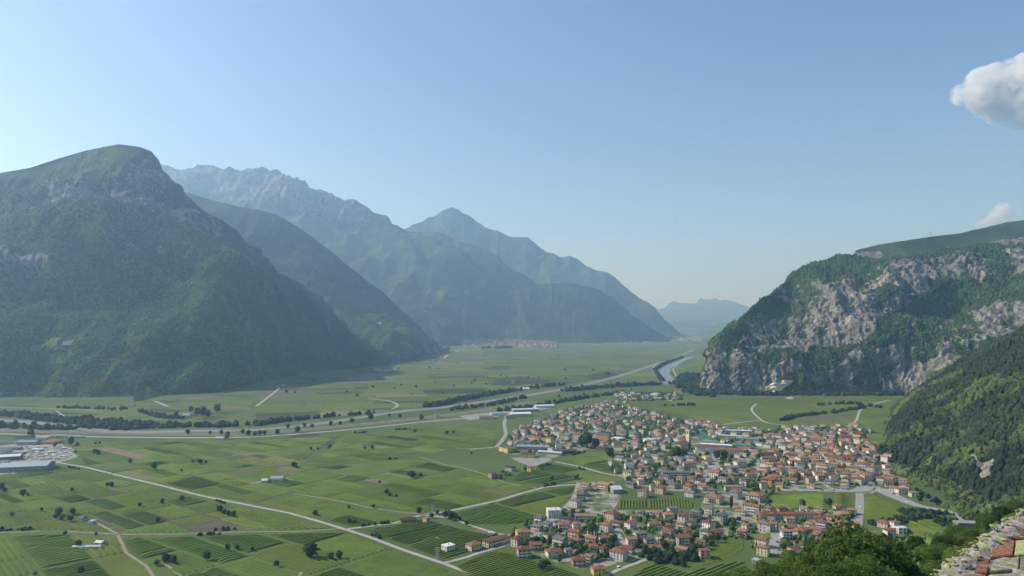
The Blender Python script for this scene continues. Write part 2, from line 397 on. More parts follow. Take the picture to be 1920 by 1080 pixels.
loft('mountain', [
    [(1150, 628, 16000), (1300, 634, 16000), (1500, 634, 16000), (2100, 634, 16000)],
    [(1150, 610, 20000), (1300, 600, 20000), (1400, 600, 20000), (1500, 610, 20000), (2100, 610, 20000)],
    [(1150, 605, 24000), (1200, 592, 24000), (1235, 578, 24000), (1262, 570, 24000), (1300, 564, 24000), (1340, 562, 24000), (1372, 568, 24000), (1390, 575, 24000), (1430, 590, 24000), (1500, 600, 24000), (2100, 590, 24000)],
], 220, [20, 50], 300, 2600, 53, mat=M_TERD, jag=260, crag=0, label='palest mountain closing the valley on the horizon')
loft('mountain', [
    [(1290, 640, 12500), (1340, 636, 12800), (1420, 636, 12800), (1500, 636, 12800)],
    [(1290, 636, 14500), (1320, 618, 14500), (1350, 606, 14500), (1400, 598, 14500), (1500, 590, 14500)],
], 100, [40], 60, 900, 59, crag=0, label='low pale foothill at the end of the valley')

# mountain on this bank, right in the view, with grey limestone crags
RK = [
    [(1312, 735), (1316, 700), (1330, 668), (1345, 652), (1360, 670), (1352, 700), (1340, 735)],
    [(1345, 735), (1352, 700), (1372, 690), (1395, 695), (1410, 715), (1400, 735), (1370, 740)],
    [(1388, 600), (1400, 598), (1420, 625), (1418, 635), (1400, 620)],
    [(1405, 665), (1450, 655), (1500, 625), (1520, 615), (1532, 625), (1530, 650), (1510, 665), (1460, 672), (1435, 672)],
    [(1525, 570), (1560, 552), (1600, 548), (1630, 545), (1640, 570), (1615, 590), (1640, 600), (1632, 640), (1610, 655), (1570, 650), (1545, 655), (1543, 620), (1545, 605), (1525, 590)],
    [(1540, 545), (1570, 538), (1605, 532), (1600, 542), (1560, 550), (1542, 550)],
    [(1615, 530), (1650, 525), (1665, 510), (1675, 495), (1688, 490), (1695, 500), (1710, 488), (1735, 497), (1750, 500), (1765, 520), (1762, 540), (1740, 550), (1710, 560), (1695, 580), (1670, 590), (1655, 600), (1650, 575), (1670, 560), (1668, 545), (1640, 545), (1618, 540)],
    [(1760, 500), (1785, 493), (1805, 495), (1800, 520), (1770, 520)], [(1810, 505), (1840, 500), (1850, 520), (1835, 535), (1812, 520)],
    [(1550, 705), (1570, 690), (1590, 670), (1605, 660), (1615, 680), (1610, 705), (1590, 715), (1565, 722)],
    [(1635, 670), (1670, 660), (1690, 655), (1690, 675), (1665, 690), (1640, 690)], [(1670, 700), (1690, 690), (1695, 710), (1680, 718)],
    [(1700, 705), (1730, 690), (1745, 700), (1735, 725), (1700, 726)], [(1755, 660), (1780, 650), (1790, 670), (1770, 690), (1758, 680)],
    [(1820, 590), (1850, 583), (1880, 580), (1890, 600), (1870, 610), (1830, 608)], [(1900, 585), (1925, 580), (1960, 590), (1960, 605), (1905, 605)],
    [(1855, 455), (1890, 448), (1935, 446), (1940, 460), (1890, 462), (1856, 465)], [(1868, 480), (1905, 472), (1940, 475), (1940, 520), (1915, 520), (1895, 495)],
    [(1768, 690), (1790, 680), (1810, 670), (1805, 685), (1775, 705)], [(1830, 675), (1860, 645), (1910, 628), (1905, 640), (1865, 662), (1838, 680)],
    [(1500, 700), (1545, 710), (1540, 720), (1500, 712)], [(1425, 700), (1480, 690), (1500, 700), (1470, 715), (1430, 715)], [(1460, 545), (1485, 550), (1500, 562), (1480, 562)],
    [(1505, 590), (1512, 575), (1518, 590), (1510, 597)]]
RK = [(q, 0.84) for q in RK] + [([(1312, 736), (1330, 672), (1372, 655), (1400, 640), (1440, 600), (1530, 556), (1620, 520), (1680, 484), (1800, 486), (1925, 440), (1990, 440), (1990, 600), (1850, 640), (1800, 690), (1700, 728), (1500, 736)], 0.40)]
loft('mountain', [
    [(1309, 737), (1400, 739), (1500, 739), (1600, 737), (1700, 738), (1800, 745, 2250), (2000, 760, 2100), (2300, 780, 1900)],
    [(1314, 705, 2440), (1345, 695, 2440), (1400, 692, 2450), (1500, 680, 2480), (1600, 672, 2480), (1700, 665, 2480), (1800, 660, 2420), (2000, 640, 2300), (2300, 620, 2200)],
    [(1320, 685, 2470), (1350, 665, 2490), (1400, 655, 2520), (1470, 640, 2600), (1540, 618, 2600), (1620, 600, 2600), (1700, 595, 2620), (1800, 590, 2620), (2000, 560, 2500), (2300, 520, 2400)],
    [(1325, 676, 2490), (1360, 640, 2530), (1400, 620, 2600), (1470, 585, 2700), (1540, 556, 2700), (1620, 540, 2680), (1700, 528, 2680), (1800, 520, 2700), (1900, 520, 2700), (2000, 500, 2650), (2300, 450, 2600)],
    [(1330, 668, 2500), (1345, 645, 2530), (1375, 610, 2600), (1395, 590, 2650), (1425, 560, 2720), (1455, 540, 2780), (1490, 514, 2850), (1520, 500, 2880), (1545, 487, 2900), (1570, 480, 2920), (1600, 478, 2900), (1640, 484, 2860), (1700, 482, 2840), (1780, 470, 2900), (1850, 462, 2960), (1920, 445, 3000), (2050, 420, 3000), (2300, 390, 3000)],
], 560, [34, 50, 60, 60], 70, 320, 71, rocks=RK, meadows=[[(1430, 742), (1440, 722), (1470, 712), (1490, 712), (1470, 728), (1450, 740)]],
    crag=30, slope_rock=(0.52, 0.28, 0.42), rock_noise=0.5, soft=3, foot_taper=.25, gully=1.1, label='craggy limestone mountain rising straight from the valley fields')
loft('mountain', [
    [(1570, 520, 3300), (1800, 520, 3300), (2400, 500, 3300)],
    [(1595, 490, 3500), (1605, 478, 3500), (1640, 483, 3500), (1660, 478, 3500), (1800, 478, 3500), (2400, 450, 3500)],
    [(1595, 486, 3520), (1604, 470, 3560), (1650, 460, 3650), (1700, 451, 3700), (1745, 443, 3800), (1800, 437, 3900), (1850, 427, 4000), (1885, 418, 4000), (1920, 413, 4000), (2000, 400, 4000), (2400, 350, 4000)],
], 260, [16, 40], 16, 300, 83, crag=6, rocks=[([(1600, 474), (1652, 474), (1655, 486), (1600, 484)], 1.0)], label='wooded plateau with a low pale cliff above the crags')

# wooded hillside beyond the village, and the castle's own hill below the wall
R3MEAD = [[(1762, 818), (1782, 822), (1786, 842), (1752, 868), (1728, 892), (1702, 892), (1735, 856)], [(1720, 893), (1765, 898), (1805, 910), (1845, 930), (1830, 945), (1790, 956), (1765, 952), (1742, 940), (1690, 905)], [(1708, 888), (1740, 860), (1752, 825), (1768, 822), (1778, 840), (1745, 870), (1722, 890), (1760, 900), (1800, 915), (1830, 928), (1800, 940), (1770, 950), (1740, 935), (1760, 925), (1738, 905)]]
loft('hillside', [
    [(1640, 870), (1668, 884), (1700, 902), (1730, 925), (1760, 948), (1790, 968), (1850, 985, 800), (1960, 1000, 740), (2300, 1040, 650)],
    [(1650, 858, 1260), (1680, 860, 1230), (1710, 868, 1180), (1750, 885, 1100), (1800, 900, 1020), (1850, 905, 960), (1960, 900, 880), (2300, 900, 780)],
    [(1652, 850, 1310), (1690, 805, 1330), (1730, 790, 1300), (1790, 790, 1230), (1850, 780, 1150), (1960, 740, 1080), (2300, 700, 950)],
    [(1656, 845, 1380), (1680, 790, 1480), (1720, 742, 1520), (1780, 720, 1450), (1850, 690, 1380), (1960, 640, 1300), (2300, 560, 1200)],
    [(1658, 838, 1420), (1670, 806, 1500), (1684, 776, 1560), (1705, 748, 1600), (1735, 724, 1620), (1780, 696, 1600), (1830, 664, 1580), (1870, 643, 1550), (1920, 619, 1500), (1980, 590, 1450), (2300, 460, 1400)],
], 300, [24, 40, 40, 36], 16, 150, 91, rocks=[([(1824, 858), (1834, 852), (1845, 875), (1862, 872), (1870, 860), (1872, 880), (1862, 897), (1848, 905), (1836, 890)], 1.3)],
    meadows=R3MEAD, crag=6, soft=1, gully=0.7, label='wooded hillside rising beyond the last houses')
loft('castle_hill', [
    [(1080, 1140), (1250, 1120, 560), (1380, 1090, 580), (1460, 1066, 600), (1550, 1050, 620), (1640, 1030, 680), (1720, 1010, 740), (1800, 992, 780), (1900, 990, 760), (2300, 1000, 700)],
    [(1080, 1230, 460), (1250, 1170, 450), (1380, 1130, 440), (1460, 1105, 430), (1550, 1078, 420), (1640, 1062, 420), (1720, 1040, 420), (1800, 1012, 420), (1900, 960, 420), (2300, 850, 400)],
    [(1080, 1500, 200), (1250, 1300, 200), (1380, 1180, 200), (1550, 1110, 200), (1640, 1100, 190), (1720, 1090, 190), (1800, 1070, 190), (1900, 1030, 190), (2300, 800, 190)],
    [(1080, 2200, 60), (1250, 1700, 60), (1380, 1400, 60), (1550, 1270, 60), (1640, 1260, 60), (1720, 1260, 60), (1800, 1250, 60), (1900, 1230, 60), (2300, 1200, 60)],
    [(1080, 4500, 12), (1380, 2400, 11), (1640, 1900, 10), (1900, 1800, 9), (2300, 1700, 8)],
], 160, [30, 30, 20, 12], 4, 60, 97, crag=0, back=(-30, 0.02), label='grassy hill under the castle wall', gully=0.5,
    meadows=[[(1000, 900), (2300, 900), (2300, 1300), (1000, 1300)]])

# ------------------------------------------------------------ haze
def haze():
    m = bpy.data.materials.new('valley_haze'); m.use_nodes = True
    nt = m.node_tree; nt.nodes.clear()
    o = nt.nodes.new('ShaderNodeOutputMaterial'); v = nt.nodes.new('ShaderNodeVolumePrincipled')
    v.inputs['Color'].default_value = (0.45, 0.68, 1.0, 1)
    v.inputs['Absorption Color'].default_value = (1, 1, 1, 1)
    v.inputs['Density'].default_value = 8.8e-5
    v.inputs['Anisotropy'].default_value = 0.5
    nt.links.new(v.outputs[0], o.inputs['Volume'])
    b = MB(); b.box(-32000, 32000, -2900, 33000, -320, 2450)
    b.build('haze', m, kind='stuff', label='blue valley haze')
haze()
# ------------------------------------------------------------ fields, vineyards, roads, river
def clip_half(poly, n, c):
    """keep the part of a polygon where n.p <= c"""
    out = []
    for i in range(len(poly)):
        p, q = poly[i], poly[(i + 1) % len(poly)]
        dp, dq = n[0] * p[0] + n[1] * p[1] - c, n[0] * q[0] + n[1] * q[1] - c
        if dp <= 0: out.append(p)
        if (dp < 0 < dq) or (dq < 0 < dp):
            t = dp / (dp - dq); out.append((p[0] + (q[0] - p[0]) * t, p[1] + (q[1] - p[1]) * t))
    return out
def area(poly):
    return abs(sum(poly[i][0] * poly[(i + 1) % len(poly)][1] - poly[(i + 1) % len(poly)][0] * poly[i][1] for i in range(len(poly)))) / 2
def split(poly, ang, amax, out, rnd, depth=0):
    A = area(poly)
    if A < 60: return
    if A < amax * rnd.uniform(0.5, 1.5) or depth > 9: out.append(poly); return
    u = (cos(ang), sin(ang)); w = (-sin(ang), cos(ang))
    pu = [p[0] * u[0] + p[1] * u[1] for p in poly]; pw = [p[0] * w[0] + p[1] * w[1] for p in poly]
    lu, lw = max(pu) - min(pu), max(pw) - min(pw)
    d, pp = (u, pu) if lu > lw * rnd.uniform(1.2, 4.2) else (w, pw)
    c = min(pp) + (max(pp) - min(pp)) * rnd.uniform(0.32, 0.68)
    split(clip_half(poly, d, c), ang + rnd.uniform(-.02, .02), amax, out, rnd, depth + 1)
    split(clip_half(poly, (-d[0], -d[1]), -c), ang + rnd.uniform(-.02, .02), amax, out, rnd, depth + 1)
def shrink(poly, m):
    cx = sum(p[0] for p in poly) / len(poly); cy = sum(p[1] for p in poly) / len(poly)
    out = []
    for x, y in poly:
        d = math.hypot(x - cx, y - cy) + 1e-6; k = max(0.3, 1 - m * 1.4 / d)
        out.append((cx + (x - cx) * k, cy + (y - cy) * k))
    return out
def field_mat(name, c, soil=(0.12, 0.10, 0.06), bare=0.25):
    m, nt, bs = newmat(name)
    geo = nd(nt, 'ShaderNodeNewGeometry'); P = geo.outputs['Position']
    oi = nd(nt, 'ShaderNodeObjectInfo')
    col = ramp(nt, noise_fac(nt, 0.03, 5, P), [(0.3, tuple(x * .78 for x in c)), (0.7, tuple(x * 1.2 for x in c))])
    col = mix(nt, mth(nt, 'MULTIPLY', noise_fac(nt, 0.5, 3, P), bare), col, soil)
    hs = nd(nt, 'ShaderNodeHueSaturation'); nt.links.new(col, hs.inputs['Color'])
    nt.links.new(mth(nt, 'ADD', mth(nt, 'MULTIPLY', oi.outputs['Random'], 0.32), 0.82), hs.inputs['Value'])
    nt.links.new(mth(nt, 'ADD', mth(nt, 'MULTIPLY', mth(nt, 'FRACT', mth(nt, 'MULTIPLY', oi.outputs['Random'], 7.3)), 0.03), 0.487), hs.inputs['Hue'])
    nt.links.new(hs.outputs[0], bs.inputs['Base Color'])
    bs.inputs['Roughness'].default_value = 0.95; bs.inputs['Specular IOR Level'].default_value = 0.05
    return m
M_FIELD = [field_mat('vine_green', (0.098, 0.14, 0.028)), field_mat('vine_yellow_green', (0.112, 0.152, 0.03)),
           field_mat('vine_dark_green', (0.088, 0.125, 0.027)), field_mat('meadow_green', (0.105, 0.145, 0.045)),
           field_mat('dark_orchard', (0.045, 0.07, 0.03))]
M_SOIL = field_mat('bare_soil', (0.15, 0.125, 0.085), (0.2, 0.17, 0.12), 0.6)
M_SOILG = field_mat('thin_soil_grass', (0.13, 0.135, 0.075), (0.16, 0.14, 0.09), 0.6)
M_VINE = [field_mat('vine_leaf', (0.11, 0.155, 0.028), (0.06, 0.10, 0.02), 0.5), field_mat('vine_leaf_bright', (0.122, 0.165, 0.03), (0.08, 0.12, 0.02), 0.5), field_mat('vine_leaf_deep', (0.094, 0.138, 0.026), (0.07, 0.08, 0.015), 0.5)]
for m_ in M_VINE: m_.node_tree.nodes['Principled BSDF'].inputs['Roughness'].default_value = 0.7
FIELDS = []      # world polygons of everything sown, so trees and houses keep out
def sheet(name, poly, z, mat, **k):
    V = [(x, y, z) for x, y in poly]
    me = bpy.data.meshes.new(name); me.from_pydata(V, [], [list(range(len(V)))]); me.materials.append(mat)
    if me.polygons[0].normal.z < 0: me.flip_normals()
    return obj(name, me, **k)
def rows_in(poly, ang, sp, w, h, mat, seed, z=0.06, seg=7.0, top=0.6):
    """trained rows of vines: a leafy prism per row, jittered along its length; one mesh for the whole plot"""
    r = np.random.default_rng(seed)
    u = np.array((cos(ang), sin(ang))); n = np.array((-sin(ang), cos(ang)))
    P = np.array(poly); pn = P @ n; V = []; Fc = []; base = 0
    for c in np.arange(pn.min() + sp * 0.6, pn.max() - sp * 0.3, sp):
        xs = []
        for i in range(len(P)):
            a_, b_ = pn[i] - c, pn[(i + 1) % len(P)] - c
            if (a_ < 0) != (b_ < 0):
                t = a_ / (a_ - b_); xs.append(float((P[i] + (P[(i + 1) % len(P)] - P[i]) * t) @ u))
        xs.sort()
        for k in range(0, len(xs) - 1, 2):
            s0, s1 = xs[k] + 1.5, xs[k + 1] - 1.5
            if s1 - s0 < 6: continue
            m = max(2, int((s1 - s0) / seg) + 1)
            s = np.linspace(s0, s1, m)
            ww = w * r.uniform(0.88, 1.06, m); hh = h * r.uniform(0.88, 1.08, m); cc = c + r.uniform(-.15, .15, m)
            gap = r.random(m) < 0.02; hh[gap] *= 0.3; hh[0] = hh[-1] = 0.55
            ring = []
            for off, zz in ((-ww / 2, np.full(m, z)), (-ww / 2 * top, z + hh), (ww / 2 * top, z + hh * r.uniform(.9, 1.05, m)), (ww / 2, np.full(m, z))):
                p = s[:, None] * u + (cc + off)[:, None] * n
                ring.append(np.column_stack([p, zz]))
            R_ = np.stack(ring, 1)                      # m x 4 x 3
            V.append(R_.reshape(-1, 3)); idx = base + np.arange(m * 4).reshape(m, 4)
            for j in range(3):
                Fc.append(np.stack([idx[:-1, j], idx[1:, j], idx[1:, j + 1], idx[:-1, j + 1]], 1))
            base += m * 4
    if not V: return None
    return mesh_np('vine_rows', np.concatenate(V), np.concatenate(Fc), mat)
_fs = [100]
def block(px_poly, amax, ang, weights=(5, 2.6, 2.4, .4, .05, .14, .3), rows=True, seed=0, sp=4.9, m=1.4):
    rnd = random.Random(seed * 77 + 5)
    W = [at(x, y)[:2] for x, y in px_poly]
    FIELDS.append(W)
    parts = []; split(W, ang, amax, parts, rnd)
    mats = M_FIELD + [M_SOIL, M_SOILG]
    for P in parts:
        P = shrink(P, m)
        if len(P) < 3 or area(P) < 80: continue
        k = rnd.choices(range(7), weights)[0]
        _fs[0] += 1
        sheet('vineyard_plot' if k < 3 else 'field', P, 0.05 + 0.004 * (_fs[0] % 5), mats[k], kind='structure')
        cy = sum(p[1] for p in P) / len(P)
        if rows and k < 3 and cy < 1480 and rnd.random() < 0.9:
            a_ = ang + (0 if rnd.random() < 0.82 else pi / 2)
            me = rows_in(P, a_, (s_ := sp * rnd.uniform(0.9, 1.15) * (1 if cy < 1000 else 1.3)), s_ * .66, rnd.uniform(1.3, 1.7), M_VINE[(0, 1, 2)[k]], _fs[0], seg=7 if cy < 1000 else 12)
            if me: obj('vine_rows', me, kind='stuff')
A1 = radians(-38); A2 = radians(42)
near = dict(amax=3200, ang=A1)
block([(140, 830), (475, 827), (640, 815), (560, 868), (530, 871), (467, 876), (360, 888), (330, 905), (300, 907), (225, 889), (160, 872), (142, 852)], seed=1, **near)
block([(648, 814), (935, 792), (928, 836), (870, 840), (787, 856), (700, 865), (578, 871)], seed=2, **near)
block([(365, 891), (467, 880), (530, 875), (700, 869), (787, 861), (830, 873), (866, 880), (905, 890), (950, 906), (1004, 914), (975, 923), (878, 948), (840, 956), (800, 960), (755, 958), (692, 948), (655, 941), (605, 931), (552, 922), (480, 944), (375, 924), (310, 908)], seed=3, **near)
block([(552, 929), (605, 937), (692, 955), (780, 967), (740, 980), (672, 988), (655, 987), (592, 972), (492, 949)], seed=4, **near)
block([(-250, 905), (0, 890), (100, 873), (160, 882), (225, 898), (375, 935), (480, 957), (592, 983), (630, 991), (540, 994), (475, 992), (320, 998), (220, 998), (120, 993), (0, 995), (-250, 997)], seed=5, **near)
block([(-320, 1004), (0, 1003), (118, 1001), (218, 1006), (232, 1037), (275, 1064), (300, 1110), (-360, 1110)], amax=5000, ang=radians(-47), weights=(3, 6, 1, 0, 0, 0, 0), seed=6, sp=5.6)
block([(226, 1006), (320, 1006), (475, 1001), (628, 998), (655, 999), (755, 1040), (840, 1070), (890, 1110), (345, 1110), (312, 1060), (277, 1060), (240, 1036)], amax=5000, ang=A1, seed=8, sp=5.4)
block([(676, 994), (742, 985), (798, 973), (870, 992), (930, 1003), (905, 1022), (880, 1035), (828, 1050), (757, 1024), (697, 1003)], amax=5000, ang=A2, weights=(4, 2, 2, .4, 0, .5, .8), seed=9)
block([(846, 962), (878, 956), (978, 930), (1025, 920), (1062, 914), (1082, 912), (1072, 930), (1055, 948), (1035, 958), (1015, 975), (950, 985), (870, 984)], amax=6000, ang=A2, seed=10)
block([(848, 1063), (897, 1042), (934, 1033), (960, 1037), (1000, 1050), (1060, 1066), (1110, 1085), (1120, 1110), (915, 1110)], amax=9000, ang=A2, weights=(5, 2, 2, 0, 0, 0, 0), seed=11, sp=4.4)
block([(958, 890), (985, 882), (1040, 870), (1087, 879), (1129, 891), (1168, 899), (1120, 905), (1085, 903), (1057, 907), (1020, 911), (952, 902)], amax=4500, ang=A2, seed=12)
block([(1047, 862), (1100, 846), (1140, 851), (1165, 865), (1175, 890), (1129, 884), (1087, 872)], amax=6000, ang=A2, seed=13)
block([(-200, 832), (0, 830), (30, 832), (0, 838), (-200, 842)], amax=6500, ang=A1, rows=False, seed=131)
# plots inside the village
block([(1444, 929), (1520, 925), (1548, 926), (1548, 955), (1444, 955)], amax=9000, ang=radians(88), weights=(1, 4, 1, 0, 0, 0, 0), seed=14, sp=5.2)
block([(1560, 924), (1595, 924), (1598, 953), (1560, 955)], amax=9000, ang=radians(86), weights=(1, 4, 0, 0, 0, 0, 0), seed=15, sp=5.2)
block([(1618, 932), (1640, 930), (1675, 945), (1725, 962), (1700, 967), (1650, 972), (1617, 976)], amax=9000, ang=radians(-35), weights=(1, 3, 0, 0, 0, 0, 0), seed=16, sp=4.4)
block([(1160, 937), (1270, 933), (1305, 940), (1300, 953), (1155, 955)], amax=5000, ang=radians(80), seed=17, weights=(4, 2, 2, 0, 0, 0, 0), sp=3.4)
block([(1408, 1000), (1450, 999), (1446, 1018), (1400, 1020)], amax=9000, ang=radians(84), weights=(1, 4, 0, 0, 0, 0, 0), seed=18, sp=5)
block([(1360, 1012), (1398, 1010), (1400, 1030), (1360, 1052), (1290, 1068), (1310, 1045)], amax=4000, ang=radians(50), weights=(1, 4, 0, 0, 0, 0, 0), seed=19, sp=4.6)
block([(1175, 1082), (1222, 1054), (1290, 1072), (1360, 1056), (1400, 1050), (1400, 1110), (1150, 1110)], amax=7000, ang=A2, weights=(3, 4, 1, 0, 0, 0, 0), seed=20, sp=4.6)
block([(1700, 975), (1760, 972), (1775, 990), (1780, 1020), (1740, 1040), (1712, 1020)], amax=3000, ang=radians(95), weights=(1, 3, 1, 0, 0, 0, 0), seed=21, sp=5)
# fields behind the village, at the foot of the crags
BK = dict(amax=11000, rows=False, weights=(4, 4, 1.5, 1, .1, .1, .3), m=2.5)
block([(1160, 756), (1240, 751), (1310, 749), (1412, 752), (1402, 765), (1418, 785), (1462, 797), (1338, 798), (1290, 780), (1225, 767)], ang=radians(25), seed=22, **BK)
block([(1418, 750), (1500, 748), (1600, 743), (1720, 737), (1700, 765), (1660, 790), (1630, 800), (1600, 795), (1480, 797), (1430, 784), (1412, 766)], ang=radians(30), seed=23, **BK)
block([(1625, 812), (1680, 795), (1685, 815), (1665, 845), (1625, 830)], ang=radians(30), seed=24, **BK)
block([(1345, 800), (1455, 801), (1440, 808), (1370, 806)], ang=radians(30), seed=25, **BK)
# between the motorway and the river woods, and the wide far plain
FP = dict(rows=False, weights=(3, 2.2, 2.4, 2, 1.3, .5, .8))
block([(-300, 800), (0, 806), (100, 812), (60, 818), (-300, 822)], amax=20000, ang=A1, seed=30, m=2.5, **FP)
block([(800, 780), (880, 772), (1000, 757), (1100, 745), (1160, 742), (1100, 752), (1000, 763), (900, 774)], amax=16000, ang=radians(20), seed=31, m=3, **FP)
block([(-300, 760), (0, 757), (130, 756), (280, 752), (400, 741), (480, 729), (470, 770), (380, 795), (260, 803), (120, 792), (0, 778), (-300, 780)], amax=9000, ang=radians(-20), seed=32, m=3, **FP)
block([(485, 728), (530, 716), (600, 704), (700, 692), (757, 680), (850, 662), (1100, 652), (1280, 650), (1280, 664), (1180, 695), (1080, 718), (960, 738), (830, 757), (680, 776), (560, 790), (480, 798), (474, 770)], amax=18000, ang=radians(12), seed=33, m=4, **FP)
block([(1270, 668), (1285, 668), (1240, 690), (1246, 715), (1180, 722), (1090, 728), (1150, 712), (1200, 695)], amax=40000, ang=radians(20), seed=34, m=4, **FP)
block([(1310, 662), (1335, 655), (1325, 690), (1300, 712), (1285, 720), (1262, 700), (1258, 690)], amax=40000, ang=radians(60), seed=35, m=4, **FP)
block([(845, 656), (900, 649), (1050, 648), (1250, 643), (1335, 642), (1335, 652), (1100, 650), (860, 660)], amax=150000, ang=radians(10), seed=36, m=5, **FP)
block([(1600, 1000), (1700, 985), (1700, 1010), (1640, 1040)], amax=2500, ang=radians(60), seed=37, rows=False, weights=(2, 2, 1, 2, 0, 0, 0))
# singled-out plots
def plot(px, mat, name='ploughed_field', ang=None, label=None, z=.09):
    W = [at(x, y)[:2] for x, y in px]
    sheet(name, W, z, mat, kind='structure', label=label)
    if ang is not None:
        me = rows_in(W, ang, 6.0, 1.2, 0.5, M_SOILG, 5, z=z, top=.4); obj('vine_rows', me, kind='stuff')
plot([(172, 968), (285, 965), (385, 960), (475, 992), (395, 998), (350, 998), (310, 980), (200, 982)], M_SOIL, ang=A2, label='brown ploughed plot of young vines')
plot([(430, 852), (540, 845), (575, 866), (500, 874), (450, 868)], M_SOIL, label='brown ploughed plot beyond the white road', z=.1)
plot([(540, 818), (590, 812), (640, 832), (590, 838)], field_mat('dark_tilled_soil', (0.06, 0.055, 0.05)), name='tilled_field')
plot([(820, 1012), (900, 992), (925, 998), (870, 1022)], M_SOILG, name='fallow_strip')
plot([(660, 830), (760, 832), (700, 845)], M_SOILG, name='fallow_strip')
plot([(930, 712), (975, 705), (1040, 714), (960, 724), (920, 722)], M_FIELD[4], name='orchard')
plot([(1090, 705), (1140, 698), (1170, 704), (1110, 712)], M_FIELD[4], name='orchard')

def ribbon(name, pts, w, mat, z=0.16, world=False, cuts=1, **k):
    P = np.array([(p if world else at(*p))[:2] for p in pts], float)
    if cuts > 1 and len(P) > 2:     # rounded bends
        Q = [P[0]]
        for i in range(len(P) - 1):
            a_, b_, c_, d_ = P[max(i - 1, 0)], P[i], P[i + 1], P[min(i + 2, len(P) - 1)]
            for j in range(1, cuts + 1):
                t = j / cuts; Q.append(0.5 * (2 * b_ + (c_ - a_) * t + (2 * a_ - 5 * b_ + 4 * c_ - d_) * t * t + (3 * b_ - a_ - 3 * c_ + d_) * t ** 3))
        P = np.array(Q)
    T = np.gradient(P, axis=0); T /= np.linalg.norm(T, axis=1, keepdims=True) + 1e-9
    N = np.stack([-T[:, 1], T[:, 0]], 1)
    wl = np.full(len(P), w / 2) if np.isscalar(w) else np.interp(np.linspace(0, 1, len(P)), np.linspace(0, 1, len(w)), w) / 2
    L, R_ = P + N * wl[:, None], P - N * wl[:, None]
    V = np.concatenate([np.column_stack([L, np.full(len(P), z)]), np.column_stack([R_, np.full(len(P), z)])])
    n = len(P); i = np.arange(n - 1)
    ROADS.append((P, float(np.max(wl))))
    return obj(name, mesh_np(name, V, np.stack([i, n + i, n + i + 1, i + 1], 1), mat), kind='structure', **k)
ROADS = []
M_GRAVEL = plain_mat('pale_gravel_road', (0.34, 0.325, 0.29), 0.2, 0.15)
M_ASPH = plain_mat('grey_asphalt', (0.20, 0.20, 0.195), 0.15, 0.1)
M_ASPHL = plain_mat('worn_light_asphalt', (0.28, 0.275, 0.26), 0.15, 0.1)
M_TRACK = plain_mat('dusty_track', (0.24, 0.22, 0.15), 0.25, 0.2)
M_PAVE = plain_mat('village_ground', (0.24, 0.23, 0.20), 0.3, 0.05)
MAINR = [(-200, 820), (60, 858), (100, 866), (160, 876), (225, 892), (300, 910), (375, 929), (480, 950), (542, 962), (592, 976), (642, 991), (692, 1007), (755, 1031), (830, 1056), (892, 1079), (985, 1112)]
ribbon('road', MAINR[2:], 5.2, M_GRAVEL, z=.2, label='long pale farm road running through the vineyards')
ribbon('road', [(652, 992), (700, 986), (740, 981), (792, 965), (840, 959), (878, 951), (936, 938), (978, 925), (1020, 914), (1057, 910), (1080, 909)], 5.5, M_GRAVEL, z=.21, label='pale side road from the crossing to the village')
ribbon('road', [(832, 1056), (875, 1045), (897, 1037), (934, 1027), (960, 1018), (1000, 1005)], 5.0, M_GRAVEL, z=.21)
ribbon('road', [(1042, 866), (1087, 875), (1129, 887), (1173, 895), (1230, 900)], 5.5, M_GRAVEL, z=.19)
ribbon('road', [(880, 843), (931, 838), (940, 828), (949, 814), (945, 795), (948, 785)], 8, M_ASPHL, z=.19)
ribbon('road', [(790, 965), (850, 972), (880, 985), (930, 1000), (990, 1010)], 4.5, M_GRAVEL, z=.19)
ribbon('road', [(1215, 1048), (1160, 1068), (1135, 1080), (1100, 1100)], 5, M_GRAVEL, z=.2)
ribbon('road', [(1215, 1048), (1180, 1028), (1165, 1015), (1158, 996)], 4.5, M_GRAVEL, z=.19)
for t in ([(787, 857), (830, 870), (867, 877), (905, 888), (947, 905), (1005, 915)], [(552, 926), (605, 934), (655, 943), (692, 952), (755, 961), (790, 963)],
          [(360, 889), (400, 882), (467, 878), (530, 872), (620, 868)], [(75, 996), (0, 999), (-200, 1002)], [(120, 996), (220, 1002), (320, 1002), (475, 997), (560, 997), (640, 991)],
          [(170, 975), (190, 985), (220, 1001), (237, 1037), (275, 1062), (290, 1085)], [(310, 1057), (340, 1082)], [(480, 907), (505, 902), (557, 897)],
          [(500, 1110), (560, 1080), (585, 1050), (590, 1030)], [(925, 840), (870, 841), (700, 850)], [(590, 862), (640, 850), (700, 840), (760, 838)]):
    ribbon('farm_track', t, 3.2, M_TRACK, z=.15)
ribbon('motorway', [(-300, 782), (0, 788), (75, 795), (142, 802), (240, 810), (375, 808), (475, 806), (580, 797), (680, 782), (755, 771), (830, 764), (955, 746), (1003, 739), (1084, 724), (1165, 704), (1220, 686), (1274, 668), (1300, 655)], 32, M_ASPH, z=.22, cuts=4, label='grey motorway running up the valley')
ribbon('highway', [(-300, 806), (20, 814), (72, 817), (237, 820), (375, 821), (480, 819), (555, 814), (640, 807), (730, 798), (805, 790), (880, 784), (960, 778)], 11, M_GRAVEL, z=.24, cuts=4, label='pale main road along the railway')
ribbon('embankment', [(-300, 799), (100, 809), (375, 814.5), (480, 812.5), (640, 799.5), (805, 782.5), (900, 770.5), (1000, 753)], 42, plain_mat('dry_embankment', (0.15, 0.14, 0.095), .3, .05), z=.17, cuts=4)
ribbon('railway', [(-300, 801), (100, 810), (375, 816), (480, 814), (640, 801), (805, 784), (900, 772), (1000, 755)], 9, plain_mat('railway_ballast', (0.13, 0.115, 0.10)), z=.2, cuts=4)
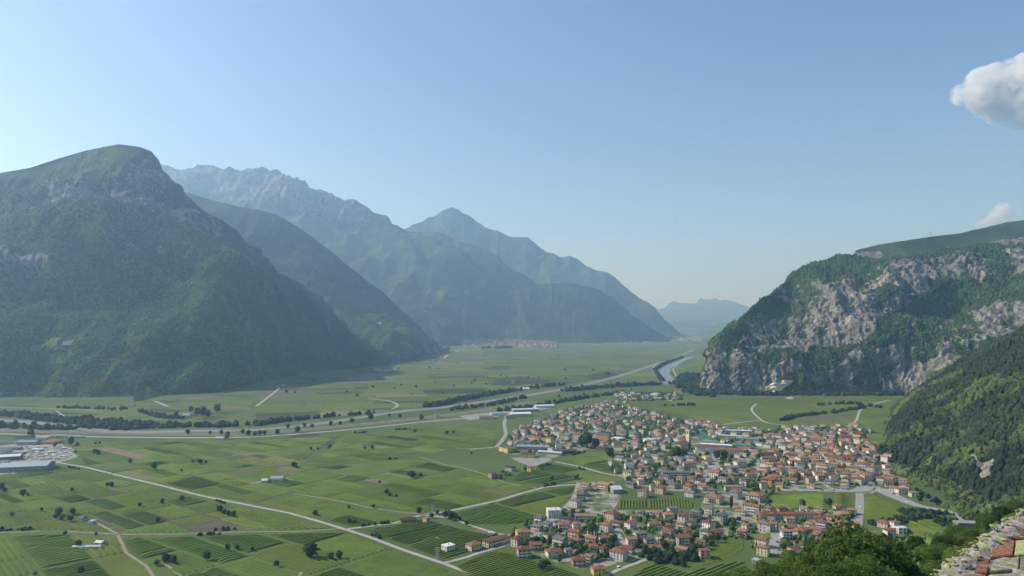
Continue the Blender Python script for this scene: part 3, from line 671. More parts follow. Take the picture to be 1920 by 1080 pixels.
ribbon('river_track', [(1274, 668), (1232, 683), (1226, 695), (1240, 712), (1252, 720)], 14, M_TRACK, z=.25, cuts=4)
for t, w in (([(480, 762), (500, 747), (534, 720)], 7), ([(690, 747), (730, 752), (746, 760), (735, 767)], 7), ([(832, 672), (850, 661), (900, 662), (960, 662)], 14), ([(290, 752), (315, 762)], 9), ([(0, 764), (90, 766), (180, 770)], 6), ([(120, 780), (105, 770)], 4),
             ([(1418, 757), (1409, 768), (1424, 785), (1440, 793), (1480, 798), (1520, 800)], 6), ([(1425, 788), (1380, 793), (1340, 798)], 6), ([(1550, 806), (1600, 795), (1612, 770), (1625, 763)], 6), ([(1640, 757), (1668, 750)], 7), ([(1570, 740), (1500, 741), (1430, 742)], 7)):
    ribbon('farm_road', t, w, M_GRAVEL, z=.18, cuts=3)
# village streets
for t, w in (([(1342, 850), (1340, 865), (1332, 880), (1318, 905)], 16), ([(1350, 928), (1380, 935), (1400, 952), (1425, 975), (1440, 990)], 9), ([(1455, 990), (1453, 1010), (1448, 1038)], 10),
             ([(1490, 918), (1530, 920), (1600, 921), (1625, 920)], 10), ([(1612, 925), (1612, 950), (1608, 985)], 10), ([(1180, 905), (1250, 918), (1310, 922), (1350, 928)], 7), ([(1620, 918), (1650, 880), (1655, 850)], 6),
             ([(1340, 975), (1400, 972), (1440, 985)], 7), ([(1085, 905), (1075, 935), (1050, 960), (1000, 1010)], 6), ([(1000, 1010), (1060, 1000), (1120, 1010), (1165, 1000)], 6), ([(1165, 1000), (1240, 1010), (1300, 1000), (1340, 975)], 6),
             ([(960, 830), (1020, 810), (1080, 785), (1120, 765)], 7), ([(1000, 850), (1060, 845), (1110, 830), (1180, 830), (1250, 845), (1340, 850)], 7), ([(1120, 765), (1200, 790), (1280, 800), (1300, 790)], 6), ([(1300, 805), (1400, 815), (1500, 810), (1600, 800)], 7), ([(1342, 850), (1420, 860), (1500, 855), (1600, 850), (1650, 840)], 6), ([(1420, 860), (1430, 900), (1490, 918)], 6), ([(1540, 855), (1545, 900), (1560, 920)], 5)):
    ribbon('street', t, w, M_ASPHL, z=.26, cuts=3)
ribbon('road', [(1608, 920), (1640, 915), (1675, 930), (1720, 948), (1765, 956), (1792, 964), (1806, 980)], [18, 22, 20, 14, 10, 6, 5], M_ASPHL, z=.3, cuts=3, label='wide pale road with parking below the hillside')
def pave(px, mat=None, name='paved_yard', z=.12, **k):
    W = [at(x, y)[:2] for x, y in px]; sheet(name, W, z, mat or M_PAVE, kind='structure', **k)
YARD = plain_mat('concrete_yard', (0.25, 0.245, 0.225), 0.2, 0.06)
pave([(0, 836), (60, 828), (110, 828), (135, 848), (148, 856), (110, 868), (60, 884), (0, 892), (-120, 900), (-120, 845)], YARD)
pave([(957, 858), (1030, 858), (1035, 863), (1000, 875), (975, 868)], YARD)
pave([(860, 780), (960, 768), (1035, 758), (1035, 765), (960, 778), (880, 788)], YARD)
pave([(1280, 815), (1330, 805), (1370, 812), (1420, 825), (1415, 840), (1330, 825)], plain_mat('green_sports_court', (0.05, 0.13, 0.10), .15))
pave([(1300, 803), (1360, 806), (1410, 816), (1400, 822), (1340, 812)], YARD, z=.15)
pave([(505, 900), (555, 896), (540, 904), (470, 908), (466, 905)], YARD)
# gardens, yards and drives between the houses
m_, nt, bs = newmat('gardens_and_yards'); P_ = nd(nt, 'ShaderNodeNewGeometry').outputs['Position']
c_ = ramp(nt, noise_fac(nt, 0.05, 6, P_, .65), [(0.40, (0.055, 0.095, 0.028)), (0.49, (0.10, 0.13, 0.05)), (0.53, (0.24, 0.22, 0.18)), (0.62, (0.30, 0.285, 0.25))])
nt.links.new(c_, bs.inputs['Base Color']); bs.inputs['Roughness'].default_value = .95; M_GARDEN = m_
for q in ([(945, 850), (955, 815), (1010, 790), (1080, 764), (1145, 755), (1200, 768), (1290, 790), (1400, 806), (1600, 800), (1652, 815), (1675, 885), (1640, 925), (1480, 921), (1350, 928), (1180, 908), (1150, 880), (1180, 855), (1140, 848), (1100, 842), (1045, 858), (1020, 860)],
          [(940, 1008), (985, 985), (1060, 958), (1090, 905), (1150, 903), (1165, 932), (1150, 957), (1310, 957), (1320, 935), (1440, 925), (1440, 957), (1600, 957), (1615, 925), (1612, 985), (1640, 1010), (1560, 1040), (1470, 1040), (1360, 1008), (1290, 1040), (1210, 1046), (1100, 1070), (1060, 1060), (970, 1030)]):
    W = [at(x, y)[:2] for x, y in q]; sheet('village_ground', W, .03, M_GARDEN, kind='structure')
def river():
    L = [(1252, 723), (1244, 709), (1234, 698), (1233, 691), (1258, 682), (1279, 673), (1298, 668)]
    R_ = [(1276, 721), (1263, 711), (1255, 699), (1258, 690), (1274, 682), (1286, 675), (1300, 670)]
    m, nt, bs = newmat('river_water')
    bs.inputs['Base Color'].default_value = (0.10, 0.14, 0.15, 1); bs.inputs['Roughness'].default_value = 0.25
    bump(nt, bs, noise_fac(nt, 0.12, 3), 0.5)
    W = [at(*p)[:2] for p in L] + [at(*p)[:2] for p in reversed(R_)]
    n = len(L); V = [(x, y, .3) for x, y in W]
    Fq = [(i, i + 1, 2 * n - 2 - i, 2 * n - 1 - i) for i in range(n - 1)]
    obj('river', mesh_np('river', V, np.array(Fq), m), kind='structure')
    ribbon('river_bank', [(1288, 668), (1272, 682), (1261, 692), (1268, 705), (1285, 720)], 6, M_GRAVEL, z=.28)
river()
# ------------------------------------------------------------ buildings
WALL = {'w': ('white', (0.68, 0.66, 0.61)), 'c': ('cream', (0.66, 0.58, 0.42)), 'y': ('yellow', (0.70, 0.52, 0.20)), 'o': ('orange', (0.66, 0.38, 0.18)), 'p': ('pink', (0.62, 0.42, 0.34)),
        'g': ('grey', (0.40, 0.39, 0.36)), 'd': ('brown', (0.25, 0.18, 0.13)), 'v': ('green', (0.42, 0.62, 0.40))}
ROOF = {'r': ('rust red', (0.245, 0.115, 0.075)), 'o': ('orange', (0.36, 0.16, 0.085)), 't': ('terracotta', (0.31, 0.185, 0.12)), 'g': ('grey', (0.17, 0.165, 0.155)), 'b': ('dark brown', (0.11, 0.08, 0.065)),
        'W': ('pale metal', (0.62, 0.64, 0.66)), 'G': ('green', (0.14, 0.27, 0.20)), 'B': ('blue-grey metal', (0.33, 0.39, 0.43))}
def wall_mat(name, c):
    m, nt, bs = newmat(name); geo = nd(nt, 'ShaderNodeNewGeometry'); P = geo.outputs['Position']
    mp = nd(nt, 'ShaderNodeMapping'); mp.inputs['Scale'].default_value = (1, 1, 0.25); nt.links.new(P, mp.inputs['Vector'])
    col = ramp(nt, noise_fac(nt, 0.7, 5, mp.outputs[0]), [(0.3, tuple(x * .8 for x in c)), (0.65, tuple(min(.85, x * 1.07) for x in c))])
    oi = nd(nt, 'ShaderNodeObjectInfo'); hs = nd(nt, 'ShaderNodeHueSaturation'); nt.links.new(col, hs.inputs['Color'])
    nt.links.new(mth(nt, 'ADD', mth(nt, 'MULTIPLY', oi.outputs['Random'], 0.3), 0.8), hs.inputs['Value'])
    nt.links.new(hs.outputs[0], bs.inputs['Base Color']); bs.inputs['Roughness'].default_value = 0.9; bs.inputs['Specular IOR Level'].default_value = 0.1
    return m
def roof_mat(name, c, metal):
    m, nt, bs = newmat(name); geo = nd(nt, 'ShaderNodeNewGeometry'); P = geo.outputs['Position']
    f = noise_fac(nt, 0.9, 5, P)
    col = ramp(nt, f, [(0.28, tuple(x * .62 for x in c)), (0.5, c), (0.72, tuple(min(.8, x * 1.25) for x in c))])
    oi = nd(nt, 'ShaderNodeObjectInfo'); hs = nd(nt, 'ShaderNodeHueSaturation'); nt.links.new(col, hs.inputs['Color'])
    nt.links.new(mth(nt, 'ADD', mth(nt, 'MULTIPLY', oi.outputs['Random'], 0.5), 0.72), hs.inputs['Value'])
    nt.links.new(hs.outputs[0], bs.inputs['Base Color']); bs.inputs['Roughness'].default_value = 0.45 if metal else 0.9
    bs.inputs['Specular IOR Level'].default_value = 0.35 if metal else 0.1
    tc = nd(nt, 'ShaderNodeTexCoord'); w_ = nd(nt, 'ShaderNodeTexWave', Scale=1.1, Distortion=0.5); w_.wave_type = 'BANDS'; w_.bands_direction = 'X'
    nt.links.new(tc.outputs['Object'], w_.inputs['Vector']); bump(nt, bs, mth(nt, 'ADD', w_.outputs['Fac'], f), 0.12)
    return m
MW = {k: wall_mat('render_' + v[0], v[1]) for k, v in WALL.items()}
MR = {k: roof_mat('roof_' + v[0].replace(' ', '_').replace('-', '_'), v[1], k in 'WB') for k, v in ROOF.items()}
M_GLASS = plain_mat('dark_window', (0.045, 0.05, 0.055), 0.3, 1.0, rough=0.25, spec=0.5)
M_SHUT = plain_mat('brown_shutter', (0.13, 0.08, 0.045), 0.2, 1.0)
M_TRIMW = plain_mat('white_trim', (0.7, 0.69, 0.66), 0.08, 1.0)
M_STONE = plain_mat('pale_stone', (0.40, 0.37, 0.31), 0.25, 0.5)
M_WOOD = plain_mat('bark', (0.09, 0.065, 0.045), 0.3, 2.0)

PLACED = []      # (x, y, radius) of every building
def roof_mesh(w, d, h, rh, kind, mat, ov=0.65, th=0.25):
    b = MB(); W, D = w / 2 + ov, d / 2 + ov
    z0 = h - ov * rh / (d / 2); zt = h + rh
    if kind == 'flat':
        b.box(-W + ov * .6, W - ov * .6, -D + ov * .6, D - ov * .6, h + .003, h + .35)
        return b.mesh('roof', mat)
    if kind == 'gable': r0, r1 = -W, W
    else:
        k = min(W * .92, D); r0, r1 = -W + k, W - k
        if r1 - r0 < .4: r0, r1 = -.2, .2
    P = [(-W, -D, z0), (W, -D, z0), (W, D, z0), (-W, D, z0), (r0, 0, zt), (r1, 0, zt)]
    lo = [(x, y, z - th) for x, y, z in P]
    b.add(P + lo, [(0, 1, 5, 4), (2, 3, 4, 5), (3, 0, 4), (1, 2, 5), (6, 10, 11, 7), (8, 11, 10, 9), (9, 10, 6), (7, 11, 8),
                   (0, 6, 7, 1), (1, 7, 8, 2), (2, 8, 9, 3), (3, 9, 6, 0)])
    return b.mesh('roof', mat)
def wall_mesh(w, d, h, rh, kind, mat):
    b = MB(); W, D = w / 2, d / 2
    P = [(-W, -D, -.5), (W, -D, -.5), (W, D, -.5), (-W, D, -.5), (-W, -D, h), (W, -D, h), (W, D, h), (-W, D, h)]
    Fq = [(0, 1, 5, 4), (1, 2, 6, 5), (2, 3, 7, 6), (3, 0, 4, 7)]
    if kind == 'gable':
        P += [(-W, 0, h + rh - .05), (W, 0, h + rh - .05)]; Fq += [(4, 8, 7), (5, 6, 9)]
    else: Fq += [(4, 5, 6, 7)]
    b.add(P, Fq); return b.mesh('wall', mat)
def windows(w, d, h, seed, ww=1.1, wh=1.35, pitch=2.9, storey=2.9, shutters=False):
    """all four fronts: returns meshes for glass and frames, standing just proud of the wall"""
    r = random.Random(seed); g_, f_ = MB(), MB()
    for s in range(4):
        L = w if s % 2 == 0 else d; off = (d if s % 2 == 0 else w) / 2; rz = [0, pi / 2, pi, -pi / 2][s]
        n = max(1, int((L - 1.2) / pitch)); fl = max(1, int(h / storey + .15))
        for j in range(fl):
            for i in range(n):
                if r.random() < 0.12: continue
                x = (i - (n - 1) / 2) * (L / n); z = j * storey + 0.95
                H_ = wh; door = (j == 0 and r.random() < 0.15) or (j > 0 and r.random() < .25)
                if door: z, H_ = j * storey + .1, 2.15
                if z + H_ > h - .2: continue
                g_.box(x - ww / 2, x + ww / 2, -off - .04, -off + .1, z, z + H_, rz=rz)
                if shutters:
                    for q in (-1, 1): f_.box(x + q * (ww / 2 + .28) - .26, x + q * (ww / 2 + .28) + .26, -off - .07, -off + .05, z, z + H_, rz=rz)
                else: f_.box(x - ww / 2 - .12, x + ww / 2 + .12, -off - .1, -off + .05, z - .16, z - .02, rz=rz)
    return g_, f_
def house(x, y, w, d, h, yaw, wall, roof, kind='hip', name='house', label=None, cat='house', group='village houses', pitch=0.30, seed=0, z=0.0, detail=2, balcony=None, chimneys=1, win=True, parts=True, **k):
    r = random.Random(seed * 13 + 1)
    rh = pitch * d / 2
    o = empty(name, (x, y, z), yaw, label=label, cat=cat, group=group)
    obj('wall', wall_mesh(w, d, h, rh, kind, MW[wall]), o)
    rf = obj('roof', roof_mesh(w, d, h, rh, kind, MR[roof], ov=.65 if kind != 'flat' else .5), o)
    if win:
        g_, f_ = windows(w, d, h, seed, shutters=(detail > 1 and r.random() < .4), **k)
        if g_.v: obj('window', g_.mesh('window', M_GLASS), o, kind='stuff')
        if f_.v and detail > 1: obj('shutter', f_.mesh('shutter', M_SHUT if r.random() < .6 else M_TRIMW), o, kind='stuff')
    if detail > 0:
        for q in range(chimneys):
            b = MB(); cx_, cy_ = r.uniform(-w / 4, w / 4), r.uniform(-d / 5, d / 5)
            zr = h + (rh * (1 - abs(cy_) / (d / 2)) if kind != 'flat' else .3)
            b.box(cx_ - .35, cx_ + .35, cy_ - .35, cy_ + .35, zr - .5, zr + 1.1); b.box(cx_ - .5, cx_ + .5, cy_ - .5, cy_ + .5, zr + 1.1, zr + 1.25)
            b.build('chimney', M_STONE, rf)
    if balcony or (balcony is None and detail > 1 and r.random() < .55 and h > 5.4):
        b = MB(); s = r.choice((-1, 1)); L = w * r.uniform(.45, .85)
        for fl in range(1, int(h / 2.9 + .15)):
            zb = fl * 2.9
            b.box(-L / 2, L / 2, -d / 2 - 1.3, -d / 2 - .01, zb - .18, zb); b.box(-L / 2, L / 2, -d / 2 - 1.3, -d / 2 - 1.22, zb + .02, zb + .95)
        b.build('balcony', M_TRIMW if r.random() < .7 else M_SHUT, o)
    PLACED.append((x, y, math.hypot(w, d) / 2))
    return o

# ---- landmarks that the labels refer to
LM = []
def mark(px, py, phrase): LM.append((*at(px, py)[:2], phrase))
ORD = ['nearest', 'second nearest', 'third nearest', 'fourth nearest', 'fifth nearest', 'sixth nearest', 'seventh nearest', 'eighth nearest', 'ninth nearest', 'tenth nearest', 'eleventh nearest', 'twelfth nearest', 'thirteenth nearest', 'fourteenth nearest', 'fifteenth nearest', 'sixteenth nearest', 'seventeenth nearest', 'eighteenth nearest', 'nineteenth nearest', 'twentieth nearest']
LABELQ = []      # (object, look, x, y): labelled at the end, by look and by the nearest landmark
LM_HILL = []
def give_labels():
    groups = {}
    for o, look, x, y in LABELQ:
        best = min(LM_HILL if o.get('group') == 'trees on the castle hill' else LM, key=lambda l: (l[0] - x) ** 2 + (l[1] - y) ** 2)
        dx, dy = (x - best[0]) / y * F, (y - best[1])
        dx2 = x - best[0]
        if abs(dx2) > abs(dy): side = 'right of' if dx2 > 0 else 'left of'
        else: side = 'behind' if dy > 0 else 'in front of'
        lk, ph = look, best[2]
        while len(f"{lk}, third nearest {side} the {ph}".replace('-', ' ').split()) > 16:
            for w_ in ('mid-sized ', ' leafy', ' round green', ' dark dense', ' pointed', ' light', ' gabled', ' hipped', ' dense', 'round ', 'slim ', ' roof'):
                if w_ in lk: lk = lk.replace(w_, '', 1); break
            else: break
        groups.setdefault((lk, ph, side), []).append((math.hypot(dx2, dy), o))
    for (look, ph, side), L in groups.items():
        L.sort(key=lambda t: t[0])
        for i, (_, o) in enumerate(L):
            o['label'] = f"{look}, {ORD[i] + ' ' if len(L) > 1 and i < len(ORD) else ''}{side} the {ph}"

# ---- traced houses: crop origin, then (x, y of the roof's middle, apparent width, wall, roof, storeys, form)
def traced(ox, oy, L, sc=4.8):
    for i, t in enumerate(L):
        cx_, cy_, w_, wl, rf = t[:5]; st = t[5] if len(t) > 5 else (2 if (t[0] + t[1]) % 3 else 3); form = t[6] if len(t) > 6 else ''
        h = st * 2.9 + .3
        X, Y, _ = at(ox + cx_ / sc, oy + cy_ / sc, h + 1.0)
        app = w_ / sc * Y / F
        r = random.Random(int(X * 7 + Y))
        if form == 'long': w, d = app * .95, 9.5; yaw = radians(r.uniform(-6, 6))
        elif form == 'back': w, d = app * 1.15, 10.0; yaw = radians(42)       # runs away up to the right
        elif form == 'fwd': w, d = app * 1.15, 10.0; yaw = radians(-38)
        else:
            w = app * .80; d = w * r.uniform(.72, .95); yaw = radians(r.choice((-38, -38, 45, 8)) + r.uniform(-7, 7))
            w = max(w, 6.5); d = max(d, 6)
        if any(math.hypot(X - a_, Y - b_) < 4.5 for a_, b_, _ in PLACED): continue
        kind = 'flat' if form == 'flat' or rf == 'W' and form == '' else ('gable' if form in ('long', 'back', 'fwd') or r.random() < .35 else 'hip')
        size = 'small' if app < 13 else ('large' if app > 22 or st > 2 else 'mid-sized')
        o = house(X, Y, w, d, h, yaw, wl, rf, kind, seed=int(X * 3 + Y * 5), detail=2 if Y < 1150 else 1)
        shape = {'flat': 'flat', 'hip': 'hipped', 'gable': 'gabled'}[kind]
        if form in ('long', 'back', 'fwd'): size = 'long'
        LABELQ.append((o, f"{size} {WALL[wl][0]} house, {shape} {ROOF[rf][0]} roof", X, Y)); HOUSES.append(o)
HOUSES = []
mark(935, 1015, 'long red-roofed farmhouse'); mark(985, 1000, 'bright yellow house'); mark(1155, 918, 'white metal-roofed shed'); mark(1291, 838, 'church bell tower'); mark(1365, 848, 'white school block')
mark(1130, 815, 'cream apartment slab'); mark(1030, 855, 'yellow-fronted factory halls'); mark(1495, 940, 'striped vineyard in the village'); mark(1370, 945, 'dark cypress by the street'); mark(1685, 925, 'wide parking road')
mark(1640, 885, 'foot of the hillside'); mark(1452, 1030, 'straight grey castle street'); mark(1278, 1005, 'big red hipped house'); mark(1215, 1048, 'sharp bend of the lane'); mark(1445, 885, 'orange three-storey house')
mark(1230, 945, 'long vineyard between the houses'); mark(1560, 1000, 'crowded old red roofs'); mark(1550, 870, 'old village lanes'); mark(1340, 880, 'wide grey street'); mark(1090, 780, 'upper village'); mark(1460, 815, 'green-roofed works'); mark(1605, 815, 'edge of the upper vineyards'); mark(1000, 800, 'warehouse road'); mark(1210, 800, 'upper main street')
mark(1210, 742, 'river bridge houses'); mark(930, 890, 'lone farm cluster'); mark(1200, 870, 'round field corner'); mark(1040, 960, 'white modern villa')
traced(780, 855, [
    (290, 790, 120, 'w', 'W', 2, 'flat'), (520, 775, 150, 'c', 't'), (720, 730, 215, 'c', 'r', 2, 'back'), (960, 660, 140, 'y', 't', 3), (1090, 612, 115, 'p', 'g', 2), (1240, 470, 150, 'w', 'W', 3, 'flat'), (1120, 535, 110, 'g', 'g'), (1180, 588, 95, 'g', 'g'),
    (1365, 545, 110, 'g', 'b'), (1515, 520, 170, 'g', 't', 2, 'long'), (1445, 592, 90, 'w', 't'), (1530, 240, 95, 'c', 't', 3), (1495, 285, 100, 'c', 't', 3), (1475, 330, 105, 'g', 'g', 3), (1435, 385, 105, 'w', 'g', 3),
    (1700, 240, 150, 'p', 't', 3), (1075, 775, 130, 'c', 'r'), (970, 815, 140, 'g', 'r'), (1240, 835, 170, 'c', 'r'), (1430, 660, 130, 'o', 'r', 3), (1445, 735, 115, 'g', 'r'), (1200, 685, 105, 'c', 'g', 3), (1290, 695, 90, 'g', 'g'),
    (1465, 910, 150, 'p', 'r'), (1640, 990, 140, 'y', 'r'), (1710, 598, 110, 'w', 'o', 3), (1705, 712, 130, 'w', 'o'), (1590, 650, 100, 'w', 'g'), (1590, 790, 110, 'c', 'r'), (1685, 812, 100, 'g', 'r'), (1820, 845, 155, 'w', 'r'),
    (1750, 495, 130, 'p', 'r'), (685, 140, 70, 'p', 't'), (750, 160, 55, 'd', 'b'), (850, 90, 95, 'w', 'b'), (1025, 88, 45, 'y', 't'), (95, 545, 55, 'p', 't'), (1370, 825, 80, 'w', 'g'), (1560, 880, 60, 'g', 't')])
traced(1100, 855, [
    (510, 300, 100, 'p', 'r', 3), (400, 235, 110, 'g', 'g'), (665, 270, 100, 'c', 'r', 3), (790, 240, 120, 'g', 'g'), (925, 250, 120, 'p', 'r', 3), (935, 315, 100, 'w', 'g'), (1040, 245, 90, 'c', 'o'), (1150, 350, 170, 'c', 't', 3),
    (1130, 290, 90, 'g', 'g'), (1320, 262, 160, 'c', 't', 2, 'long'), (1520, 335, 170, 'w', 't', 3), (1640, 195, 165, 'o', 'o', 3), (1480, 150, 110, 'w', 'r', 3), (1480, 105, 80, 'y', 't'), (1150, 130, 130, 'w', 'o', 3), (1310, 150, 110, 'w', 'g'),
    (1300, 95, 90, 'g', 'r'), (800, 135, 260, 'w', 'g', 3, 'long'), (520, 90, 120, 'g', 'r'), (380, 130, 105, 'c', 'g'), (270, 110, 50, 'c', 'g'), (490, 210, 80, 'w', 'g'), (700, 100, 80, 'c', 'g'), (860, 100, 60, 'v', 'g'), (930, 50, 130, 'y', 'r', 2, 'long'),
    (1015, 130, 65, 'p', 'r', 3), (1380, 40, 120, 'w', 'g', 3), (395, 580, 120, 'w', 'o', 3), (610, 592, 130, 'w', 'o'), (480, 672, 130, 'c', 'g'), (560, 728, 100, 'g', 'g'), (400, 725, 110, 'p', 't'), (290, 835, 165, 'w', 'r'),
    (860, 708, 155, 'g', 'r', 3), (860, 812, 130, 'c', 't'), (1060, 830, 110, 'p', 'r'), (1045, 875, 80, 'w', 'W', 1), (1160, 668, 130, 'o', 'r'), (890, 645, 60, 'y', 'o'), (850, 590, 90, 'w', 't', 3), (870, 520, 115, 'w', 'r', 3), (620, 492, 110, 'c', 't'),
    (735, 508, 110, 'g', 't'), (430, 525, 85, 'c', 't'), (235, 500, 115, 'p', 'r'), (980, 485, 120, 'g', 'g', 3), (1100, 580, 110, 'w', 'r', 3), (1210, 515, 125, 'g', 'g'), (1390, 480, 100, 'c', 't'), (1485, 430, 130, 'w', 'r', 3, 'fwd'), (1430, 600, 70, 'c', 'o', 3),
    (1400, 655, 105, 'p', 't'), (1545, 510, 45, 'y', 't', 3), (1610, 592, 125, 'w', 't'), (1685, 590, 90, 'w', 'r', 3), (1755, 600, 60, 'y', 't', 3), (1830, 620, 110, 'g', 't'), (1890, 655, 70, 'w', 't'), (1800, 670, 110, 'w', 'r'), (1590, 800, 120, 'c', 't', 3), (1870, 812, 110, 'w', 'r', 3), (1530, 920, 85, 'g', 'W', 1),
    (730, 650, 110, 'w', 'r'), (660, 700, 70, 'w', 'r'), (590, 250, 40, 'w', 'g'), (1230, 90, 50, 'c', 'b'), (560, 30, 80, 'w', 'g'), (1650, 60, 90, 'c', 't', 3), (1730, 60, 110, 'p', 'r', 3), (1850, 200, 120, 'g', 't'), (1340, 310, 120, 'g', 'g')])
traced(1420, 855, [
    (60, 500, 130, 'c', 'r', 2, 'long'), (200, 505, 170, 'c', 'r', 2, 'long'), (400, 502, 230, 'c', 'r', 2, 'long'), (670, 525, 140, 'p', 't', 2), (760, 500, 130, 'p', 't', 2), (850, 468, 90, 'g', 't'), (580, 575, 110, 'g', 'r'), (690, 585, 130, 'g', 't'),
    (400, 645, 150, 'w', 'r'), (540, 640, 120, 'g', 'r'), (640, 665, 115, 'c', 'b', 3), (260, 658, 110, 'w', 't'), (60, 590, 120, 'w', 't'), (885, 595, 75, 'o', 'o'), (1140, 580, 120, 'c', 'r'), (1240, 578, 85, 'w', 't', 3), (1190, 650, 110, 'w', 'r', 3), (1290, 632, 100, 'w', 'W'),
    (1150, 740, 90, 'p', 't'), (340, 812, 105, 'w', 'o'), (430, 870, 60, 'w', 't'), (560, 890, 95, 'c', 'r'), (1225, 270, 85, 'w', 't'), (1295, 285, 105, 'w', 't'), (1110, 190, 75, 'w', 'r'), (1180, 160, 100, 'c', 't'), (475, 190, 75, 'c', 't', 3), (650, 212, 90, 'g', 'g'),
    (485, 245, 75, 'c', 't'), (590, 110, 95, 'w', 'r', 3), (505, 60, 90, 'c', 't', 3), (290, 400, 0.1, 'c', 't') if False else (210, 60, 120, 'g', 'r', 3), (160, 170, 130, 'o', 'o', 3), (300, 200, 110, 'g', 't'), (640, 150, 80, 'c', 'r'), (760, 130, 110, 'p', 'r'), (870, 90, 120, 'c', 't'), (940, 60, 130, 'w', 't', 3), (1020, 90, 90, 'w', 't'),
    (800, 190, 90, 'c', 'r'), (900, 190, 110, 'g', 'r'), (980, 160, 110, 'c', 't'), (1050, 150, 90, 'p', 'r'), (700, 60, 100, 'c', 't'), (760, 20, 100, 'g', 'r'), (1040, 20, 90, 'g', 'g'), (830, 40, 90, 'c', 'r'), (350, 40, 90, 'c', 'r'), (420, 120, 100, 'w', 'g')])
traced(900, 720, [
    (330, 500, 100, 'c', 'r'), (400, 380, 110, 'g', 'r'), (330, 450, 90, 'g', 'r'), (480, 470, 150, 'c', 'o', 2, 'fwd'), (600, 400, 80, 'c', 'o'), (630, 480, 70, 'c', 'o'), (480, 400, 80, 'c', 'o'), (1180, 680, 50, 'w', 'g'), (1265, 650, 100, 'w', 'g'), (1100, 560, 110, 'd', 'r'), (1250, 620, 90, 'g', 'g'),
    (1440, 350, 110, 'w', 'r', 2), (1490, 370, 30, 'w', 'g', 3), (1180, 390, 70, 'y', 'o'), (1075, 330, 80, 'p', 'r'), (1280, 410, 110, 'c', 'g', 3), (1390, 440, 90, 'c', 'g', 3), (1240, 480, 130, 'w', 'W', 1), (1540, 490, 150, 'w', 'W', 2), (1230, 520, 90, 'c', 'g'), (1460, 660, 80, 'w', 'g'), (1390, 630, 80, 'w', 'g'),
    (700, 420, 110, 'w', 'g', 3, 'fwd'), (880, 360, 40, 'c', 'o', 3), (830, 400, 70, 'c', 'g', 3), (1600, 410, 90, 'c', 't'), (1680, 380, 90, 'p', 'o'), (1260, 100, 70, 'c', 't'), (1240, 140, 40, 'c', 'g'), (1305, 145, 35, 'c', 'g'), (1580, 85, 90, 'w', 'W'), (1490, 125, 60, 'c', 'g'), (1600, 125, 110, 'p', 't', 1), (1790, 75, 100, 'w', 't', 1), (1730, 135, 60, 'w', 'g', 1), (1450, 95, 60, 'w', 'g', 1)])
traced(1220, 720, [
    (940, 480, 90, 'o', 'o'), (1060, 470, 60, 'w', 'g', 2), (1120, 480, 70, 'w', 'g'), (1240, 470, 60, 'w', 'g', 3), (1370, 470, 90, 'w', 'g'), (1310, 510, 100, 'p', 'o', 3), (1480, 500, 110, 'w', 'r'), (1480, 450, 110, 'c', 't'), (1630, 440, 110, 'w', 'g', 3), (1740, 460, 110, 'w', 'r'), (1870, 440, 100, 'y', 'o'), (1430, 410, 70, 'w', 'g'),
    (1050, 610, 160, 'y', 'r', 2, 'long'), (1150, 620, 70, 'p', 'r', 3), (1230, 620, 70, 'p', 'r'), (1060, 650, 130, 'c', 't', 2, 'long'), (1350, 560, 90, 'c', 'r'), (1640, 530, 100, 'c', 'r'), (1560, 590, 130, 'c', 'o'), (1620, 640, 120, 'p', 'r'), (1470, 650, 110, 'c', 'o'), (1360, 650, 110, 'c', 't'), (1800, 640, 140, 'c', 'r'), (1700, 650, 110, 'c', 'r'), (1550, 720, 120, 'w', 't', 3), (1450, 710, 90, 'w', 't'), (1340, 700, 90, 'w', 't'), (1260, 740, 90, 'c', 't'),
    (1830, 350, 100, 'w', 't', 1), (1260, 120, 90, 'w', 'B', 1), (440, 320, 60, 'p', 'o'), (490, 340, 60, 'c', 'o'), (540, 370, 70, 'c', 't'), (390, 370, 60, 'w', 'g')])

# ---- singled-out buildings
def pxh(px, py, w_px, d, h, yaw, wall, roof, kind, name, label, cat, z=0, **k):
    X, Y, _ = at(px, py); w = w_px * Y / F
    o = house(X, Y, w, d, h, radians(yaw), wall, roof, kind, name=name, label=label, cat=cat, **k)
    return o, X, Y
# church and its bell tower
cx_, cy_, _ = at(1277, 842)
house(cx_, cy_ + 4, 30, 15, 11, radians(52), 'c', 't', 'gable', name='church', label='cream church with terracotta roof beside the tall bell tower', cat='church', group=None, pitch=0.7, detail=0, pitch_=0) if False else None
ch = empty('church', (cx_, cy_, 0), radians(48), label='cream church with terracotta roof beside the tall bell tower', cat='church')
obj('wall', wall_mesh(30, 14, 11, 4.6, 'gable', MW['c']), ch); crf = obj('roof', roof_mesh(30, 14, 11, 4.6, 'gable', MR['t'], ov=.5), ch)
ap = empty('apse', (17.2, 0, 0)); ap.parent = ch
b = MB(); b.cyl(15.2, 0, 0, 9, 5, 5, 12); b.build('apse', MW['c'], ch); b = MB(); b.cyl(15.2, 0, 9.02, 12, 5.4, .2, 12); b.build('apse_roof', MR['t'], ch)
bpy.data.objects.remove(ap)
b = MB()
for i in range(5):
    for s in (-1, 1): b.box(-12 + i * 6 - .7, -12 + i * 6 + .7, s * 7.0 - .06, s * 7.0 + .06, 5.5, 8.6)
b.box(-15.06, -14.95, -1.3, 1.3, 0, 3.6); b.box(-15.06, -14.95, -.9, .9, 7.5, 9.3); b.build('window', M_GLASS, ch, kind='stuff')
PLACED.append((cx_, cy_, 17))
tx, ty, _ = at(1291, 840)
tw = empty('bell_tower', (tx, ty, 0), radians(40), label='tall pale stone bell tower rising over the village', cat='bell tower')
